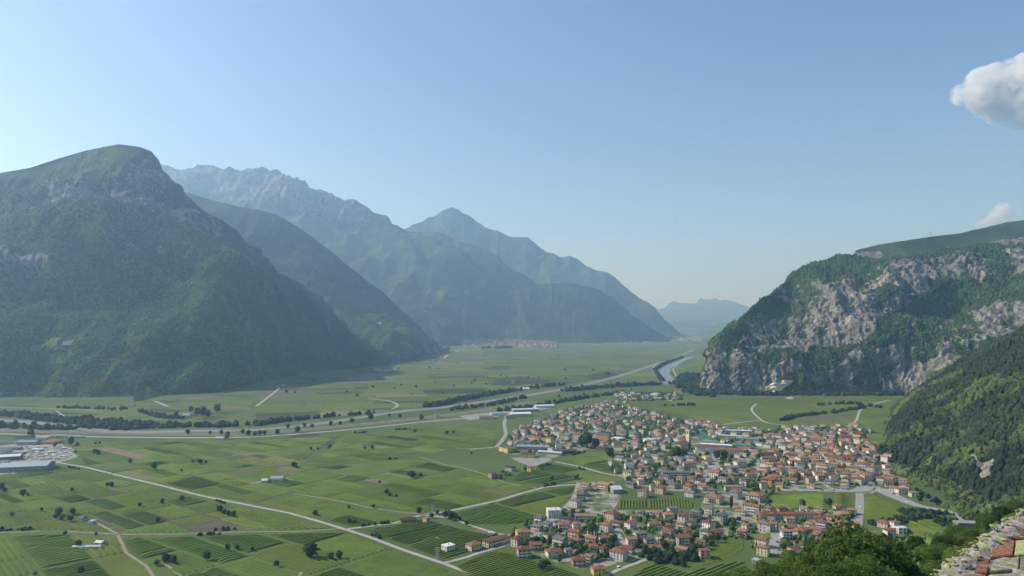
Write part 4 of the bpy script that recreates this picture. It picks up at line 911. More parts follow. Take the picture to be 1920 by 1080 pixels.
b = MB(); b.box(-3.1, 3.1, -3.1, 3.1, 0, 33); b.box(-3.4, 3.4, -3.4, 3.4, 21.0, 21.5); b.box(-3.5, 3.5, -3.5, 3.5, 33, 33.7); b.build('shaft', MW['c'], tw)
b = MB()
for rz in (0, pi / 2, pi, -pi / 2):
    b.box(-1.2, 1.2, -3.2, -3.0, 25.5, 31, rz=rz); b.box(-.3, .3, -3.2, -3.0, 12, 13.5, rz=rz); b.box(-.3, .3, -3.2, -3.0, 17, 18.5, rz=rz)
b.build('belfry_opening', M_GLASS, tw)
b = MB(); b.cyl(0, 0, 33.72, 35.2, 2.9, 2.5, 8); b.cyl(0, 0, 35.2, 41.5, 2.5, .12, 8); b.cyl(0, 0, 41.5, 43.2, .08, .08, 6); b.build('spire', MR['g'], tw)
PLACED.append((tx, ty, 5))
# school, works, sheds, apartments
BL = dict(group='large buildings of the village', detail=1)
S = [
    (1325, 848, 40, 12, 10, -5, 'w', 'r', 'gable', 'school', 'white school block with rust roof, the one nearer the church', 'school'),
    (1368, 852, 44, 12, 9, -8, 'w', 'r', 'gable', 'school', 'long white school block with rust roof beside the green-roofed works', 'school'),
    (1345, 838, 60, 12, 5, -22, 'g', 'W', 'gable', 'gym_hall', 'low pale-roofed hall behind the white school blocks', 'hall'),
    (1390, 840, 34, 16, 7, -22, 'p', 'G', 'gable', 'workshop', 'pink-walled workshop with green roof', 'workshop'),
    (1402, 828, 40, 16, 7, -22, 'w', 'G', 'gable', 'workshop', 'white-walled workshop with green roof, behind the pink one', 'workshop'),
    (1370, 822, 44, 12, 6, -25, 'c', 'W', 'gable', 'workshop', 'long cream workshop with pale roof next to the green court', 'workshop'),
    (1385, 812, 46, 12, 6, -12, 'g', 'W', 'gable', 'workshop', 'grey workshop with pale roof behind the green court', 'workshop'),
    (1290, 858, 26, 13, 7, 5, 'y', 'G', 'flat', 'nursery_school', 'low yellow building with green roof below the church', 'nursery school'),
    (1112, 822, 22, 12, 12, -30, 'c', 'g', 'gable', 'apartment_block', 'cream apartment block with striped front, second in its row', 'apartment block'),
    (1132, 826, 24, 12, 12, -30, 'o', 'g', 'gable', 'apartment_block', 'orange and cream apartment block at the end of its row', 'apartment block'),
    (1085, 824, 20, 12, 11, -30, 'c', 't', 'gable', 'apartment_block', 'cream apartment block with terracotta roof, first in its row', 'apartment block'),
    (1060, 826, 18, 12, 11, -30, 'w', 'g', 'gable', 'apartment_block', 'white apartment block beside the cream apartment row', 'apartment block'),
    (953, 846, 24, 26, 7, 38, 'y', 'g', 'flat', 'factory_hall', 'yellow factory hall nearest the road bend', 'factory hall'),
    (990, 857, 26, 20, 6, -8, 'y', 'b', 'flat', 'factory_hall', 'low yellow factory hall with dark roof', 'factory hall'),
    (1000, 842, 60, 22, 6, -8, 'g', 'B', 'gable', 'factory_hall', 'long factory hall with blue-grey roof', 'factory hall'),
    (1032, 852, 46, 12, 5, -24, 'g', 'W', 'gable', 'factory_hall', 'narrow factory hall with white roof', 'factory hall'),
    (1060, 850, 40, 16, 6, 10, 'd', 'b', 'gable', 'factory_hall', 'dark brown factory hall at the edge of the field', 'factory hall'),
    (912, 785, 26, 22, 6, 3, 'w', 't', 'gable', 'warehouse', 'white warehouse with terracotta roof by the highway', 'warehouse'),
    (935, 779, 30, 20, 7, 10, 'w', 'B', 'gable', 'warehouse', 'warehouse with blue-grey roof by the highway', 'warehouse'),
    (953, 784, 12, 14, 7, 10, 'p', 'r', 'gable', 'warehouse', 'small pink warehouse between the pale-roofed ones', 'warehouse'),
    (975, 780, 38, 26, 7, 12, 'w', 'W', 'gable', 'warehouse', 'big white warehouse by the highway', 'warehouse'),
    (985, 771, 50, 20, 6, 14, 'g', 'W', 'gable', 'warehouse', 'long pale warehouse behind the big white one', 'warehouse'),
    (1020, 764, 36, 20, 6, 14, 'w', 'W', 'gable', 'warehouse', 'white warehouse at the upper end of the highway row', 'warehouse'),
    (1153, 922, 18, 24, 6, 12, 'g', 'W', 'gable', 'storage_shed', 'long shed with bright white metal roof at the field edge', 'shed'),
    (898, 735 + 3, 16, 10, 4, 5, 'w', 'W', 'gable', 'farm_shed', 'small white shed by the river woods', 'shed') if False else (983, 731, 18, 20, 5, 5, 'w', 'W', 'gable', 'farm_shed', 'white farm shed in the river woods', 'shed'),
    # industrial estate
    (50, 880, 82, 38, 8, 14, 'g', 'B', 'gable', 'factory_hall', 'huge hall with blue-grey roof at the end of the farm road', 'factory hall'),
    (14, 862, 44, 22, 7, 22, 'd', 'W', 'gable', 'factory_hall', 'dark hall with bright white roof in the industrial estate', 'factory hall'),
    (5, 872, 20, 22, 6, 22, 'g', 'g', 'flat', 'factory_hall', 'grey flat-roofed hall beside the white-roofed one', 'factory hall'),
    (-18, 850, 60, 30, 6, 10, 'w', 'g', 'flat', 'factory_hall', 'white flat-roofed hall at the far edge of the industrial estate', 'factory hall'),
    (55, 833, 34, 20, 6, 4, 'g', 'B', 'gable', 'factory_hall', 'hall with blue-grey roof in front of the highway', 'factory hall'),
    (22, 831, 44, 16, 5, 4, 'c', 'g', 'flat', 'factory_hall', 'long cream hall in the industrial estate', 'factory hall'),
    (98, 831, 26, 26, 5, 4, 'p', 'o', 'hip', 'factory_hall', 'pink hall with bright red roof near the highway', 'factory hall'),
    (45, 821, 30, 14, 5, 4, 'g', 'b', 'gable', 'factory_hall', 'hall with dark brown roof by the dark tree', 'factory hall'),
    (18, 843, 40, 14, 4, 4, 'g', 'g', 'flat', 'factory_hall', 'low dark hall in the middle of the estate', 'factory hall'),
    (-40, 872, 50, 24, 7, 14, 'g', 'g', 'flat', 'factory_hall', 'grey hall at the near corner of the industrial estate', 'factory hall'),
    (70, 846, 20, 10, 4, 4, 'w', 'W', 'flat', 'site_office', 'small white office in the storage yard', 'office'),
    (80, 824, 22, 10, 5, 4, 'w', 'B', 'gable', 'factory_hall', 'small white hall between the dark-roofed hall and the orange roof', 'factory hall'),
    (130, 826, 3, 3, 8, 4, 'w', 'W', 'flat', 'silo_tower', 'thin white tower at the corner of the estate', 'tower'),
    (33, 853, 24, 10, 4, 8, 'd', 'g', 'gable', 'factory_hall', 'small brown hall beside the white-roofed one', 'factory hall'),
    (164, 1028, 50, 4.5, 2.6, 3, 'w', 'W', 'gable', 'greenhouse', 'long narrow white greenhouse among the vines', 'greenhouse'),
    (188, 1021, 14, 7, 3.2, -10, 'w', 'W', 'gable', 'farm_shed', 'white farm shed beside the narrow greenhouse', 'shed'),
    (520, 901, 22, 12, 4.5, 5, 'w', 'B', 'gable', 'farm_building', 'pale farm building at the middle of the vineyards', 'farm building'),
    (497, 904, 10, 9, 3.5, 5, 'g', 'W', 'gable', 'farm_shed', 'grey shed next to the pale farm building', 'shed'),
    (155, 975, 12, 7, 3, -20, 'w', 'g', 'gable', 'farm_shed', 'small white shed among the farm trees', 'shed'),
    (173, 981, 9, 6, 3, -10, 'w', 'W', 'flat', 'farm_shed', 'white shed at the head of the dusty track', 'shed'),
    (765, 979, 28, 9, 4, 20, 'd', 'b', 'gable', 'farm_building', 'dark farm building on the side road', 'farm building'),
    (350, 783, 12, 14, 7, 10, 'c', 'B', 'gable', 'farm_building', 'cream barn with blue roof across the motorway', 'barn'),
    (359, 780, 12, 14, 6, 10, 'c', 'g', 'flat', 'farm_building', 'cream barn with flat roof next to the blue one', 'barn'),
    (247, 762, 12, 12, 5, 0, 'w', 't', 'gable', 'farm_building', 'white farmhouse at the foot of the big mountain', 'farmhouse'),
    (820, 783, 7, 12, 8, 10, 'c', 'g', 'gable', 'signal_house', 'narrow cream house beside the railway', 'house'),
    (413, 824, 15, 8, 4, 0, 'w', 'W', 'gable', 'farm_shed', 'small white shed by the highway', 'shed'),
    (366, 866, 10, 8, 3.5, 0, 'w', 'b', 'gable', 'farm_shed', 'white shed with dark roof, alone in the vineyards', 'shed'),
    (920, 1003, 9, 6, 3, 0, 'w', 'W', 'flat', 'farm_shed', 'small bright white shed by the village lane', 'shed'),
    (735, 696, 18, 30, 6, 0, 'w', 't', 'gable', 'farm_building', 'white farm among trees on the far plain', 'farmhouse'),
    (813, 717, 7, 20, 7, 0, 'w', 't', 'gable', 'farm_building', 'tiny white farmhouse alone on the far plain', 'farmhouse'),
    (963, 718, 6, 20, 8, 0, 'w', 'r', 'gable', 'farm_building', 'tiny white farmhouse at the dark orchard', 'farmhouse'),
    (1120, 642 + 5, 14, 30, 8, 0, 'w', 'W', 'flat', 'factory_hall', 'white hall at the foot of the low dark shoulder', 'factory hall'),
    (1168, 645, 16, 40, 8, 0, 'w', 'g', 'flat', 'factory_hall', 'grey hall at the foot of the low dark shoulder', 'factory hall'),
]
for i, s in enumerate(S):
    q = dict(BL); 
    if i > 11: q['chimneys'] = 0
    if s[9] in ('farm_shed', 'storage_shed', 'greenhouse', 'farm_building', 'signal_house', 'warehouse', 'factory_hall'): q['group'] = None
    pxh(*s, seed=500 + i, **q, **(dict(win=False) if s[9] in ('greenhouse',) else {}), pitch=0.2 if s[9] in ('factory_hall', 'warehouse', 'storage_shed', 'workshop', 'gym_hall') else .38)
# farm on the mountain terrace
G_, rk_, md_, nf_, o_ = SURF['mountain'] if False else (None,) * 5

# ---- the rest of the village, drawn zone by zone in the palette of each quarter
def inp(x, y, poly): return bool(inpoly(np.array([x]), np.array([y]), poly)[0])
def near_road(x, y, extra):
    for P, hw in ROADS:
        d = P[1:] - P[:-1]; L2 = (d ** 2).sum(1) + 1e-9
        t = np.clip(((np.array([x, y]) - P[:-1]) * d).sum(1) / L2, 0, 1)
        if np.min(np.hypot(*(P[:-1] + d * t[:, None] - [x, y]).T)) < hw + extra: return True
    return False
def free(x, y, rad, gap=2.0, road=3.0, fields=True):
    for a_, b_, r_ in PLACED:
        if abs(a_ - x) < 30 and abs(b_ - y) < 30 and math.hypot(a_ - x, b_ - y) < rad + r_ * .85 + gap: return False
    if near_road(x, y, road): return False
    if fields and any(inp(x, y, f) for f in FIELDS): return False
    return True
ZONES = [
    ([(1400, 860), (1470, 842), (1560, 818), (1640, 832), (1665, 858), (1672, 885), (1650, 905), (1600, 914), (1540, 905), (1480, 900)], 800, (9, 13), 'ccwpww', 'rrrttoogt', 3.0, .5),
    ([(1440, 960), (1600, 957), (1600, 990), (1640, 1005), (1640, 1025), (1560, 1035), (1470, 1010), (1440, 990)], 260, (9, 14), 'ccwpg', 'rrtto', 2.0, .6),
    ([(1180, 828), (1290, 845), (1340, 850), (1430, 848), (1480, 915), (1340, 925), (1180, 905), (1150, 880)], 330, (9, 14), 'wwwccgyp', 'ggggrttb', 4.5, 1.5),
    ([(945, 850), (955, 815), (1010, 790), (1080, 764), (1145, 755), (1200, 768), (1290, 790), (1310, 812), (1270, 838), (1180, 830), (1100, 838), (1020, 850)], 780, (9, 14), 'wwwccgp', 'ggtrrtgb', 3.5, 1.0),
    ([(1300, 800), (1420, 806), (1480, 802), (1600, 800), (1650, 815), (1642, 838), (1560, 822), (1470, 842), (1420, 838), (1380, 845)], 260, (10, 15), 'wwwcp', 'grrtog', 4.0, 1.5),
    ([(940, 1010), (985, 985), (1060, 958), (1160, 966), (1340, 962), (1440, 985), (1440, 1028), (1340, 1040), (1210, 1040), (1170, 1040), (1100, 1062), (1060, 1060), (980, 1030)], 120, (9, 13), 'wwccgp', 'rrtogg', 4.0, 2.0),
    ([(1150, 738), (1280, 736), (1280, 752), (1160, 752)], 60, (10, 16), 'wwcc', 'ggtt', 6.0, 2.0),
    ([(1640, 880), (1700, 905), (1720, 940), (1660, 918)], 40, (9, 13), 'wwc', 'tr', 3.0, 1.5),
    ([(1290, 790), (1330, 790), (1350, 800), (1300, 805)], 60, (9, 13), 'wwc', 'orr', 2.0, 1.5),
]
rr = random.Random(99); fillers = []
for poly, n, (s0, s1), wp, rp, gap, road in ZONES:
    W = [at(x, y)[:2] for x, y in poly]; xs = [p[0] for p in W]; ys = [p[1] for p in W]
    for _ in range(n):
        x, y = rr.uniform(min(xs), max(xs)), rr.uniform(min(ys), max(ys))
        if not inp(x, y, W): continue
        w = rr.uniform(s0, s1); d = w * rr.uniform(.65, .9)
        if not free(x, y, math.hypot(w, d) / 2 * .85, gap * .5, road): continue
        PLACED.append((x, y, math.hypot(w, d) / 2))
        fillers.append((x, y, w, d, rr.choice((2, 2, 3)) * 2.9 + .2, radians(rr.choice((-38, -38, 50, 5)) + rr.uniform(-8, 8)), rr.choice(wp), rr.choice(rp), rr.choice(('hip', 'gable', 'gable'))))
fillers.sort(key=lambda t: t[1])
room = max(0, 292 - len(HOUSES))
for i, (x, y, w, d, h, yaw, wl, rf, kind) in enumerate(fillers[:room]):
    o = house(x, y, w, d, h, yaw, wl, rf, kind, seed=3000 + i, detail=2 if y < 1100 else 1); PLACED.pop()
    LABELQ.append((o, f"{'small' if w < 11.5 else 'mid-sized'} {WALL[wl][0]} house, {dict(hip='hipped', gable='gabled')[kind]} {ROOF[rf][0]} roof", x, y))
# beyond the first three hundred the houses form one mass
def many_houses(name, L, label):
    V, Fc, C, base = [], [], [], 0
    for x, y, w, d, h, yaw, wc, rc, kind in L:
        rh = .3 * d / 2; W, D = w / 2, d / 2; o = .6
        zb = min(-.5, 0) if h < 16 else h - 16
        P = [(-W, -D, zb), (W, -D, zb), (W, D, zb), (-W, D, zb), (-W, -D, h), (W, -D, h), (W, D, h), (-W, D, h)]
        k = D if kind == 'hip' else 0
        R_ = [(-W - o, -D - o, h - .2), (W + o, -D - o, h - .2), (W + o, D + o, h - .2), (-W - o, D + o, h - .2), (-W - o + k, 0, h + rh), (W + o - k, 0, h + rh)]
        Q = np.array(P + R_); c_, s_ = cos(yaw), sin(yaw)
        Q = np.column_stack([x + Q[:, 0] * c_ - Q[:, 1] * s_, y + Q[:, 0] * s_ + Q[:, 1] * c_, Q[:, 2]])
        V.append(Q); v = random.uniform(.75, 1.15)
        C.append(np.vstack([np.tile(np.array(wc) * v, (8, 1)), np.tile(np.array(rc) * v, (6, 1))]))
        Fc.append(base + np.array([(0, 1, 5, 4), (1, 2, 6, 5), (2, 3, 7, 6), (3, 0, 4, 7), (8, 9, 13, 12), (10, 11, 12, 13), (11, 8, 12, 12), (9, 10, 13, 13)])); base += 14
    Fa = np.concatenate(Fc); tri = Fa[Fa[:, 2] == Fa[:, 3]][:, :3]; quad = Fa[Fa[:, 2] != Fa[:, 3]]
    me = mesh_np(name, np.concatenate(V), [quad, tri], M_MANY, attrs={'tint': np.concatenate(C)})
    return obj(name, me, kind='stuff', label=label)
M_MANY, nt_, bs_ = newmat('house_colours')
a_ = nd(nt_, 'ShaderNodeAttribute', attribute_name='tint'); nt_.links.new(a_.outputs['Color'], bs_.inputs['Base Color']); bs_.inputs['Roughness'].default_value = .9
many_houses('upper_village_houses', [(x, y, w, d, h, yaw, WALL[wl][1], ROOF[rf][1], kind) for x, y, w, d, h, yaw, wl, rf, kind in fillers[room:]], 'closely packed small houses of the upper village')
# far village under the mountain, and specks of others
L = []
_G = np.concatenate([SURF_L[k].data and np.array([v.co[:] for v in SURF_L[k].data.vertices]) for k in (2, 3)]); _G = _G[_G[:, 1] < 9500]
_gx, _gy = px_of(_G[:, 0], _G[:, 1], _G[:, 2]); _ok = (_gx > 840) & (_gx < 1080) & (_gy > 625) & (_gy < 660); _G, _gx, _gy = _G[_ok], _gx[_ok], _gy[_ok]
def slope_point(px, py):
    x, y, z = at(px, py)
    near_ = _G[(np.abs(_gx - px) < 4) & (np.abs(_gy - py) < 2)]
    if len(near_) and near_[:, 1].min() < y: y = float(near_[:, 1].min()) - 12; x, y, z = far(px, py, y)
    return x, y, max(z, 0)
for _ in range(480):
    px, py = rr.uniform(868, 1045), rr.gauss(644, 3.8)
    py = min(max(py, 634 + max(0, (px - 900) * .06)), 652)
    x, y, _z = slope_point(px, py); s = rr.uniform(16, 30)
    L.append((x, y, s, s * .8, _z + rr.uniform(10, 15), rr.uniform(0, 3), rr.choice(((.5, .42, .33), (.48, .38, .32), (.5, .32, .24))), rr.choice(((.42, .14, .08), (.36, .12, .07), (.3, .14, .1))), 'gable'))
for cx0, cy0, n, sx in ((1210, 641, 24, 30), (1300, 636, 60, 25), (860, 660, 12, 10), (760, 665, 10, 20), (720, 695, 6, 12), (1275, 634, 30, 15)):
    for _ in range(n):
        x, y, _z = at(rr.gauss(cx0, sx / 2), min(rr.gauss(cy0, 2), 700)); s = rr.uniform(12, 26)
        L.append((x, y, s, s * .7, rr.uniform(6, 10), rr.uniform(0, 3), (.6, .56, .48), rr.choice(((.34, .15, .10), (.3, .25, .22))), 'gable'))
many_houses('distant_village', L, 'distant red-roofed village under the low dark shoulder')
x, y, _z = at(928, 646)
fb = empty('bell_tower', (x, y, 0), .4, label='tiny pale bell tower of the distant village', cat='bell tower')
b = MB(); b.box(-4.5, 4.5, -4.5, 4.5, 0, 48); b.build('shaft', MW['c'], fb); b = MB(); b.cyl(0, 0, 48, 70, 5, .2, 8); b.build('spire', MR['g'], fb)
# ------------------------------------------------------------ trees
import bmesh
def ico(sub):
    bm = bmesh.new(); bmesh.ops.create_icosphere(bm, subdivisions=sub, radius=1.0)
    v = np.array([x.co[:] for x in bm.verts]); f = np.array([[q.index for q in p.verts] for p in bm.faces]); bm.free(); return v, f
I1, I2, I3 = ico(1), ico(2), ico(3)
def open_below(base, z):        # crowns in a mass: the underside nobody sees is left off
    v, f = base; f = f[v[f][:, :, 2].max(1) > z]; used = np.unique(f); m = np.zeros(len(v), int); m[used] = np.arange(len(used)); return v[used], m[f]
IC = open_below(I2, -0.1)
def leaf_mat(name, c, c2, rand=0.25):
    m, nt, bs = newmat(name); geo = nd(nt, 'ShaderNodeNewGeometry'); P = geo.outputs['Position']
    col = ramp(nt, noise_fac(nt, 0.9, 4, P), [(0.3, c), (0.7, c2)])
    ta = nd(nt, 'ShaderNodeAttribute', attribute_name='tint').outputs['Fac']
    oi = nd(nt, 'ShaderNodeObjectInfo'); hs = nd(nt, 'ShaderNodeHueSaturation'); nt.links.new(col, hs.inputs['Color'])
    nt.links.new(mth(nt, 'ADD', mth(nt, 'ADD', mth(nt, 'MULTIPLY', oi.outputs['Random'], rand * 2), 1 - rand), ta), hs.inputs['Value'])
    nt.links.new(mix(nt, 1.0, col, ramp(nt, noise_fac(nt, 0.007, 5, P), [(0.40, (0.55, 0.62, 0.66)), (0.5, (.8, .82, .8)), (0.60, (1.0, 1.0, 0.95))]), 'MULTIPLY'), hs.inputs['Color'])
    nt.links.new(mth(nt, 'SUBTRACT', 0.515, mth(nt, 'MULTIPLY', ta, 0.05)), hs.inputs['Hue'])
    nt.links.new(hs.outputs[0], bs.inputs['Base Color']); bs.inputs['Roughness'].default_value = 0.8; bs.inputs['Specular IOR Level'].default_value = 0.1
    return m
M_LEAF = leaf_mat('broad_leaves', (0.03, 0.06, 0.018), (0.065, 0.11, 0.026))
M_LEAFD = leaf_mat('dark_needles', (0.026, 0.05, 0.02), (0.055, 0.088, 0.03))
M_LEAFB = leaf_mat('bright_leaves', (0.06, 0.10, 0.018), (0.12, 0.18, 0.03))
def crown_mesh(seed, shape, mat, n_quads=170, sub=2, q=0.16, flat=1.0):
    """a lumpy body under many small leaf clumps; unit size, standing on z = 0"""
    r = np.random.default_rng(seed); V0, F0 = (I2 if sub == 2 else I3)
    def prof(v):
        v = v.copy(); rad = 1 + 0.50 * fbm(v[:, 0] * 1.6 + seed * 9, v[:, 1] * 1.6, v[:, 2] * 1.6 + 5, 3, seed) + .1 * fbm(v[:, 0] * 4, v[:, 1] * 4 + seed, v[:, 2] * 4, 2, seed + 4)
        v = v * rad[:, None]
        if shape == 'cone':
            z = (v[:, 2] + 1) / 2; k = np.clip(1.05 - z, .03, 1) ** .8
            v[:, 0] *= k * .75; v[:, 1] *= k * .75; v[:, 2] = z * 2.6 - .1
        elif shape == 'column':
            v[:, 0] *= .34; v[:, 1] *= .34; v[:, 2] = (v[:, 2] + 1) * 1.2
        else:
            v[:, 2] = (v[:, 2] * flat + .9) * .95
        return v
    body = prof(V0 * .86)
    d = r.normal(size=(n_quads, 3)); d /= np.linalg.norm(d, axis=1, keepdims=True)
    c = prof(d * r.uniform(.82, 1.06, n_quads)[:, None])
    a_ = r.normal(size=(n_quads, 3)); a_ /= np.linalg.norm(a_, axis=1, keepdims=True)
    b_ = np.cross(d + .7 * r.normal(size=(n_quads, 3)), a_); b_ /= np.linalg.norm(b_, axis=1, keepdims=True) + 1e-6
    s = q * r.uniform(.6, 1.3, n_quads)[:, None]
    Q = np.stack([c - a_ * s, c - b_ * s * .8, c + a_ * s, c + b_ * s * .8], 1).reshape(-1, 3)
    tq = np.repeat(r.normal(0, .16, n_quads), 4); tb = .12 * fbm(body[:, 0] * 3, body[:, 1] * 3, body[:, 2] * 3, 2, seed)
    n0 = len(body)
    return mesh_np('crown', np.vstack([body, Q]), [F0, n0 + np.arange(len(Q)).reshape(-1, 4)], mat, attrs={'tint': np.concatenate([tb, tq])}, smooth=True)
def trunk_mesh():
    b = MB(); b.cyl(0, 0, -.5, 1.0, .07, .05, 6)
    for i in range(3):
        a_ = i * 2.1; b.add([(0, 0, .7), (.05, 0, .7), (.45 * cos(a_), .45 * sin(a_), 1.25), (.42 * cos(a_), .42 * sin(a_) + .03, 1.2)], [(0, 1, 2, 3)])
    return b.mesh('trunk', M_WOOD)
TRUNK = trunk_mesh()
CR = {'round': [crown_mesh(i, 'round', M_LEAF) for i in range(5)], 'dark': [crown_mesh(20 + i, 'round', M_LEAFD, flat=1.15) for i in range(3)],
      'bright': [crown_mesh(40 + i, 'round', M_LEAFB) for i in range(3)], 'cone': [crown_mesh(60 + i, 'cone', M_LEAFD) for i in range(3)], 'column': [crown_mesh(80 + i, 'column', M_LEAFD) for i in range(2)]}
LOOK = {'round': ('broadleaf_tree', 'round green broadleaf tree'), 'dark': ('broadleaf_tree', 'dark dense round tree'), 'bright': ('broadleaf_tree', 'light green leafy tree'), 'cone': ('conifer_tree', 'dark pointed conifer'), 'column': ('cypress_tree', 'slim dark cypress')}
TREES = []
def tree(x, y, z, kind, r, group, seed, label=None, crowns=None):
    """r: crown radius"""
    rn = random.Random(seed); nm, look = LOOK[kind]
    o = empty(nm, (x, y, z), rn.uniform(0, 6.28), cat='tree', group=group)
    c = obj('crown', rn.choice(crowns or CR[kind]), o); th = {'cone': .25, 'column': .2}.get(kind, .55) * r
    c.location = (0, 0, th); c.scale = (r, r * rn.uniform(.85, 1.1), r * rn.uniform(.9, 1.2))
    t = obj('trunk', TRUNK, o); t.scale = (r * 1.1, r * 1.1, r * 1.1)
    if label: o['label'] = label
    else: LABELQ.append((o, look, x, y))
    TREES.append((x, y)); return o
for p_ in ((20, 930, 'dusty farm road corner'), (100, 975, 'farm trees by the sheds'), (300, 890, 'middle of the near plain'), (580, 1040, 'field path hut'), (420, 1010, 'ploughed plot'), (170, 840, 'industrial estate'), (600, 970, 'crossing of the farm roads'), (480, 880, 'farm in the vineyards'), (780, 900, 'wide vineyards'), (880, 970, 'side road hamlet'), (1000, 930, 'field edge below the village'), (370, 780, 'barns across the motorway'), (700, 790, 'railway line'), (250, 830, 'pale main road')):
    mark(*p_)
# single trees on the plain, traced: px, py of the foot, crown width in photo pixels, kind
for i, (px, py, w, k) in enumerate([
    (43, 929, 13, 'dark'), (52, 928, 6, 'round'), (3, 918, 12, 'dark'), (9, 923, 9, 'dark'), (201, 912, 8, 'dark'), (209, 912, 9, 'dark'), (110, 966, 15, 'dark'), (105, 973, 12, 'round'), (115, 975, 9, 'round'), (136, 964, 12, 'dark'), (132, 977, 12, 'round'), (22, 968, 9, 'round'),
    (289, 872, 6, 'dark'), (289, 880, 12, 'dark'), (244, 868, 8, 'dark'), (340, 884, 5, 'dark'), (341, 940, 10, 'dark'), (304, 944, 9, 'dark'), (262, 950, 9, 'dark'), (296, 979, 10, 'dark'), (412, 960, 13, 'dark'), (420, 964, 11, 'dark'), (428, 966, 9, 'round'), (438, 969, 11, 'dark'), (376, 870, 9, 'dark'), (386, 869, 6, 'dark'), (361, 867, 5, 'round'),
    (388, 1050, 17, 'dark'), (427, 1032, 13, 'dark'), (445, 1030, 9, 'dark'), (473, 1032, 7, 'dark'), (147, 1026, 13, 'dark'), (152, 1075, 12, 'dark'), (294, 1060, 12, 'round'), (310, 1055, 15, 'dark'), (325, 1056, 16, 'dark'), (316, 1050, 12, 'round'), (66, 1079, 8, 'round'), (122, 1003, 8, 'round'), (180, 1004, 7, 'round'), (135, 922, 8, 'dark'), (78, 958, 7, 'round'),
    (583, 1046, 25, 'dark'), (577, 1038, 17, 'round'), (588, 1030, 12, 'round'), (620, 1049, 14, 'dark'), (636, 1047, 14, 'dark'), (518, 1062, 11, 'round'), (591, 967, 11, 'dark'), (655, 980, 9, 'round'), (664, 981, 8, 'round'), (654, 953, 6, 'dark'), (700, 952, 8, 'round'), (725, 926, 9, 'dark'), (731, 931, 7, 'dark'), (743, 932, 6, 'dark'), (773, 896, 13, 'dark'), (767, 892, 8, 'dark'), (789, 893, 7, 'dark'), (712, 906, 6, 'round'),
    (551, 876, 11, 'dark'), (556, 878, 6, 'dark'), (583, 843, 6, 'dark'), (596, 843, 5, 'round'), (684, 842, 6, 'dark'), (698, 842, 8, 'dark'), (786, 963, 12, 'dark'), (809, 971, 10, 'round'), (835, 971, 13, 'dark'), (845, 974, 15, 'dark'), (855, 975, 12, 'dark'), (862, 976, 9, 'round'), (842, 965, 9, 'dark'), (820, 964, 8, 'round'), (875, 985, 9, 'round'), (884, 851, 4, 'dark'),
    (133, 834, 13, 'dark'), (145, 836, 8, 'dark'), (179, 833, 5, 'dark'), (187, 832, 5, 'dark'), (178, 850, 9, 'dark'), (185, 852, 8, 'dark'), (103, 838, 8, 'round'), (61, 818, 13, 'cone'), (55, 816, 10, 'dark'), (426, 822, 10, 'dark'), (427, 817, 9, 'dark'), (352, 814, 9, 'dark'), (394, 814, 7, 'dark'), (415, 814, 8, 'dark'), (455, 813, 8, 'dark'), (466, 817, 11, 'dark'), (478, 817, 9, 'dark'), (520, 814, 10, 'dark'), (558, 811, 12, 'dark'), (487, 816, 9, 'round'), (496, 815, 9, 'dark'),
    (540, 803, 8, 'round'), (585, 802, 8, 'round'), (571, 800, 7, 'dark'), (620, 798, 9, 'dark'), (638, 796, 7, 'dark'), (660, 793, 10, 'dark'), (695, 788, 12, 'dark'), (730, 781, 6, 'dark'), (750, 783, 7, 'dark'), (790, 787, 10, 'dark'), (701, 775, 6, 'dark'), (29, 795, 8, 'dark'),
    (778, 811, 7, 'dark'), (838, 814, 8, 'round'), (850, 813, 7, 'round'), (370, 778, 13, 'dark'), (380, 780, 16, 'dark'), (390, 781, 12, 'dark'), (407, 773, 14, 'dark'), (358, 772, 10, 'dark'), (227, 770, 8, 'cone'), (210, 770, 6, 'dark'), (194, 768, 7, 'dark'), (330, 782, 10, 'dark'), (1148, 882, 9, 'column'), (1035, 900, 8, 'round'), (1080, 898, 8, 'dark'), (1017, 882, 6, 'dark'), (1083, 895, 6, 'dark'), (1015, 1068, 16, 'dark'), (1023, 1063, 13, 'dark')]):
    x, y, _z = at(px, py + 1)
    tree(x, y, 0, k, w * y / F / 2 * .9, 'single trees and small clumps on the plain', 900 + i)
# landmark trees in the village
for i, (px, py, w, k, lab) in enumerate([
    (1371, 953, 10, 'column', 'tall dark cypress standing by the street bend'), (1101, 840, 24, 'dark', 'huge dark tree in front of the apartment blocks'), (1092, 838, 16, 'dark', 'dark tree leaning into the huge one by the apartments'), (1118, 841, 14, 'dark', 'lower dark tree behind the huge one by the apartments'),
    (1270, 860, 17, 'dark', 'broad dark tree just below the church'), (1282, 862, 15, 'dark', 'second broad dark tree just below the church'), (1262, 861, 13, 'round', 'green tree at the edge of the church clump'), (1345, 862, 15, 'dark', 'dark tree by the white school blocks'), (1358, 863, 14, 'dark', 'second dark tree by the white school blocks'), (1144, 858, 15, 'dark', 'dark tree at the corner of the triangular field'),
    (1293, 846, 8, 'column', 'dark cypress right against the bell tower'), (1505, 952, 12, 'dark', 'lone dark tree in the striped vineyard'), (1554, 950, 12, 'dark', 'dark tree between the two striped vineyards'), (1110, 1003, 20, 'dark', 'purple-dark tree between white houses'), (1487, 878, 10, 'cone', 'tall conifer in the old village lanes'), (1495, 905, 14, 'dark', 'dark tree beside the orange three-storey house')]):
    x, y, _z = at(px, py); tree(x, y, 0, k, w * y / F / 2 * (1.6 if k == 'column' else 1.05), 'large trees of the village', 1200 + i, label=lab)
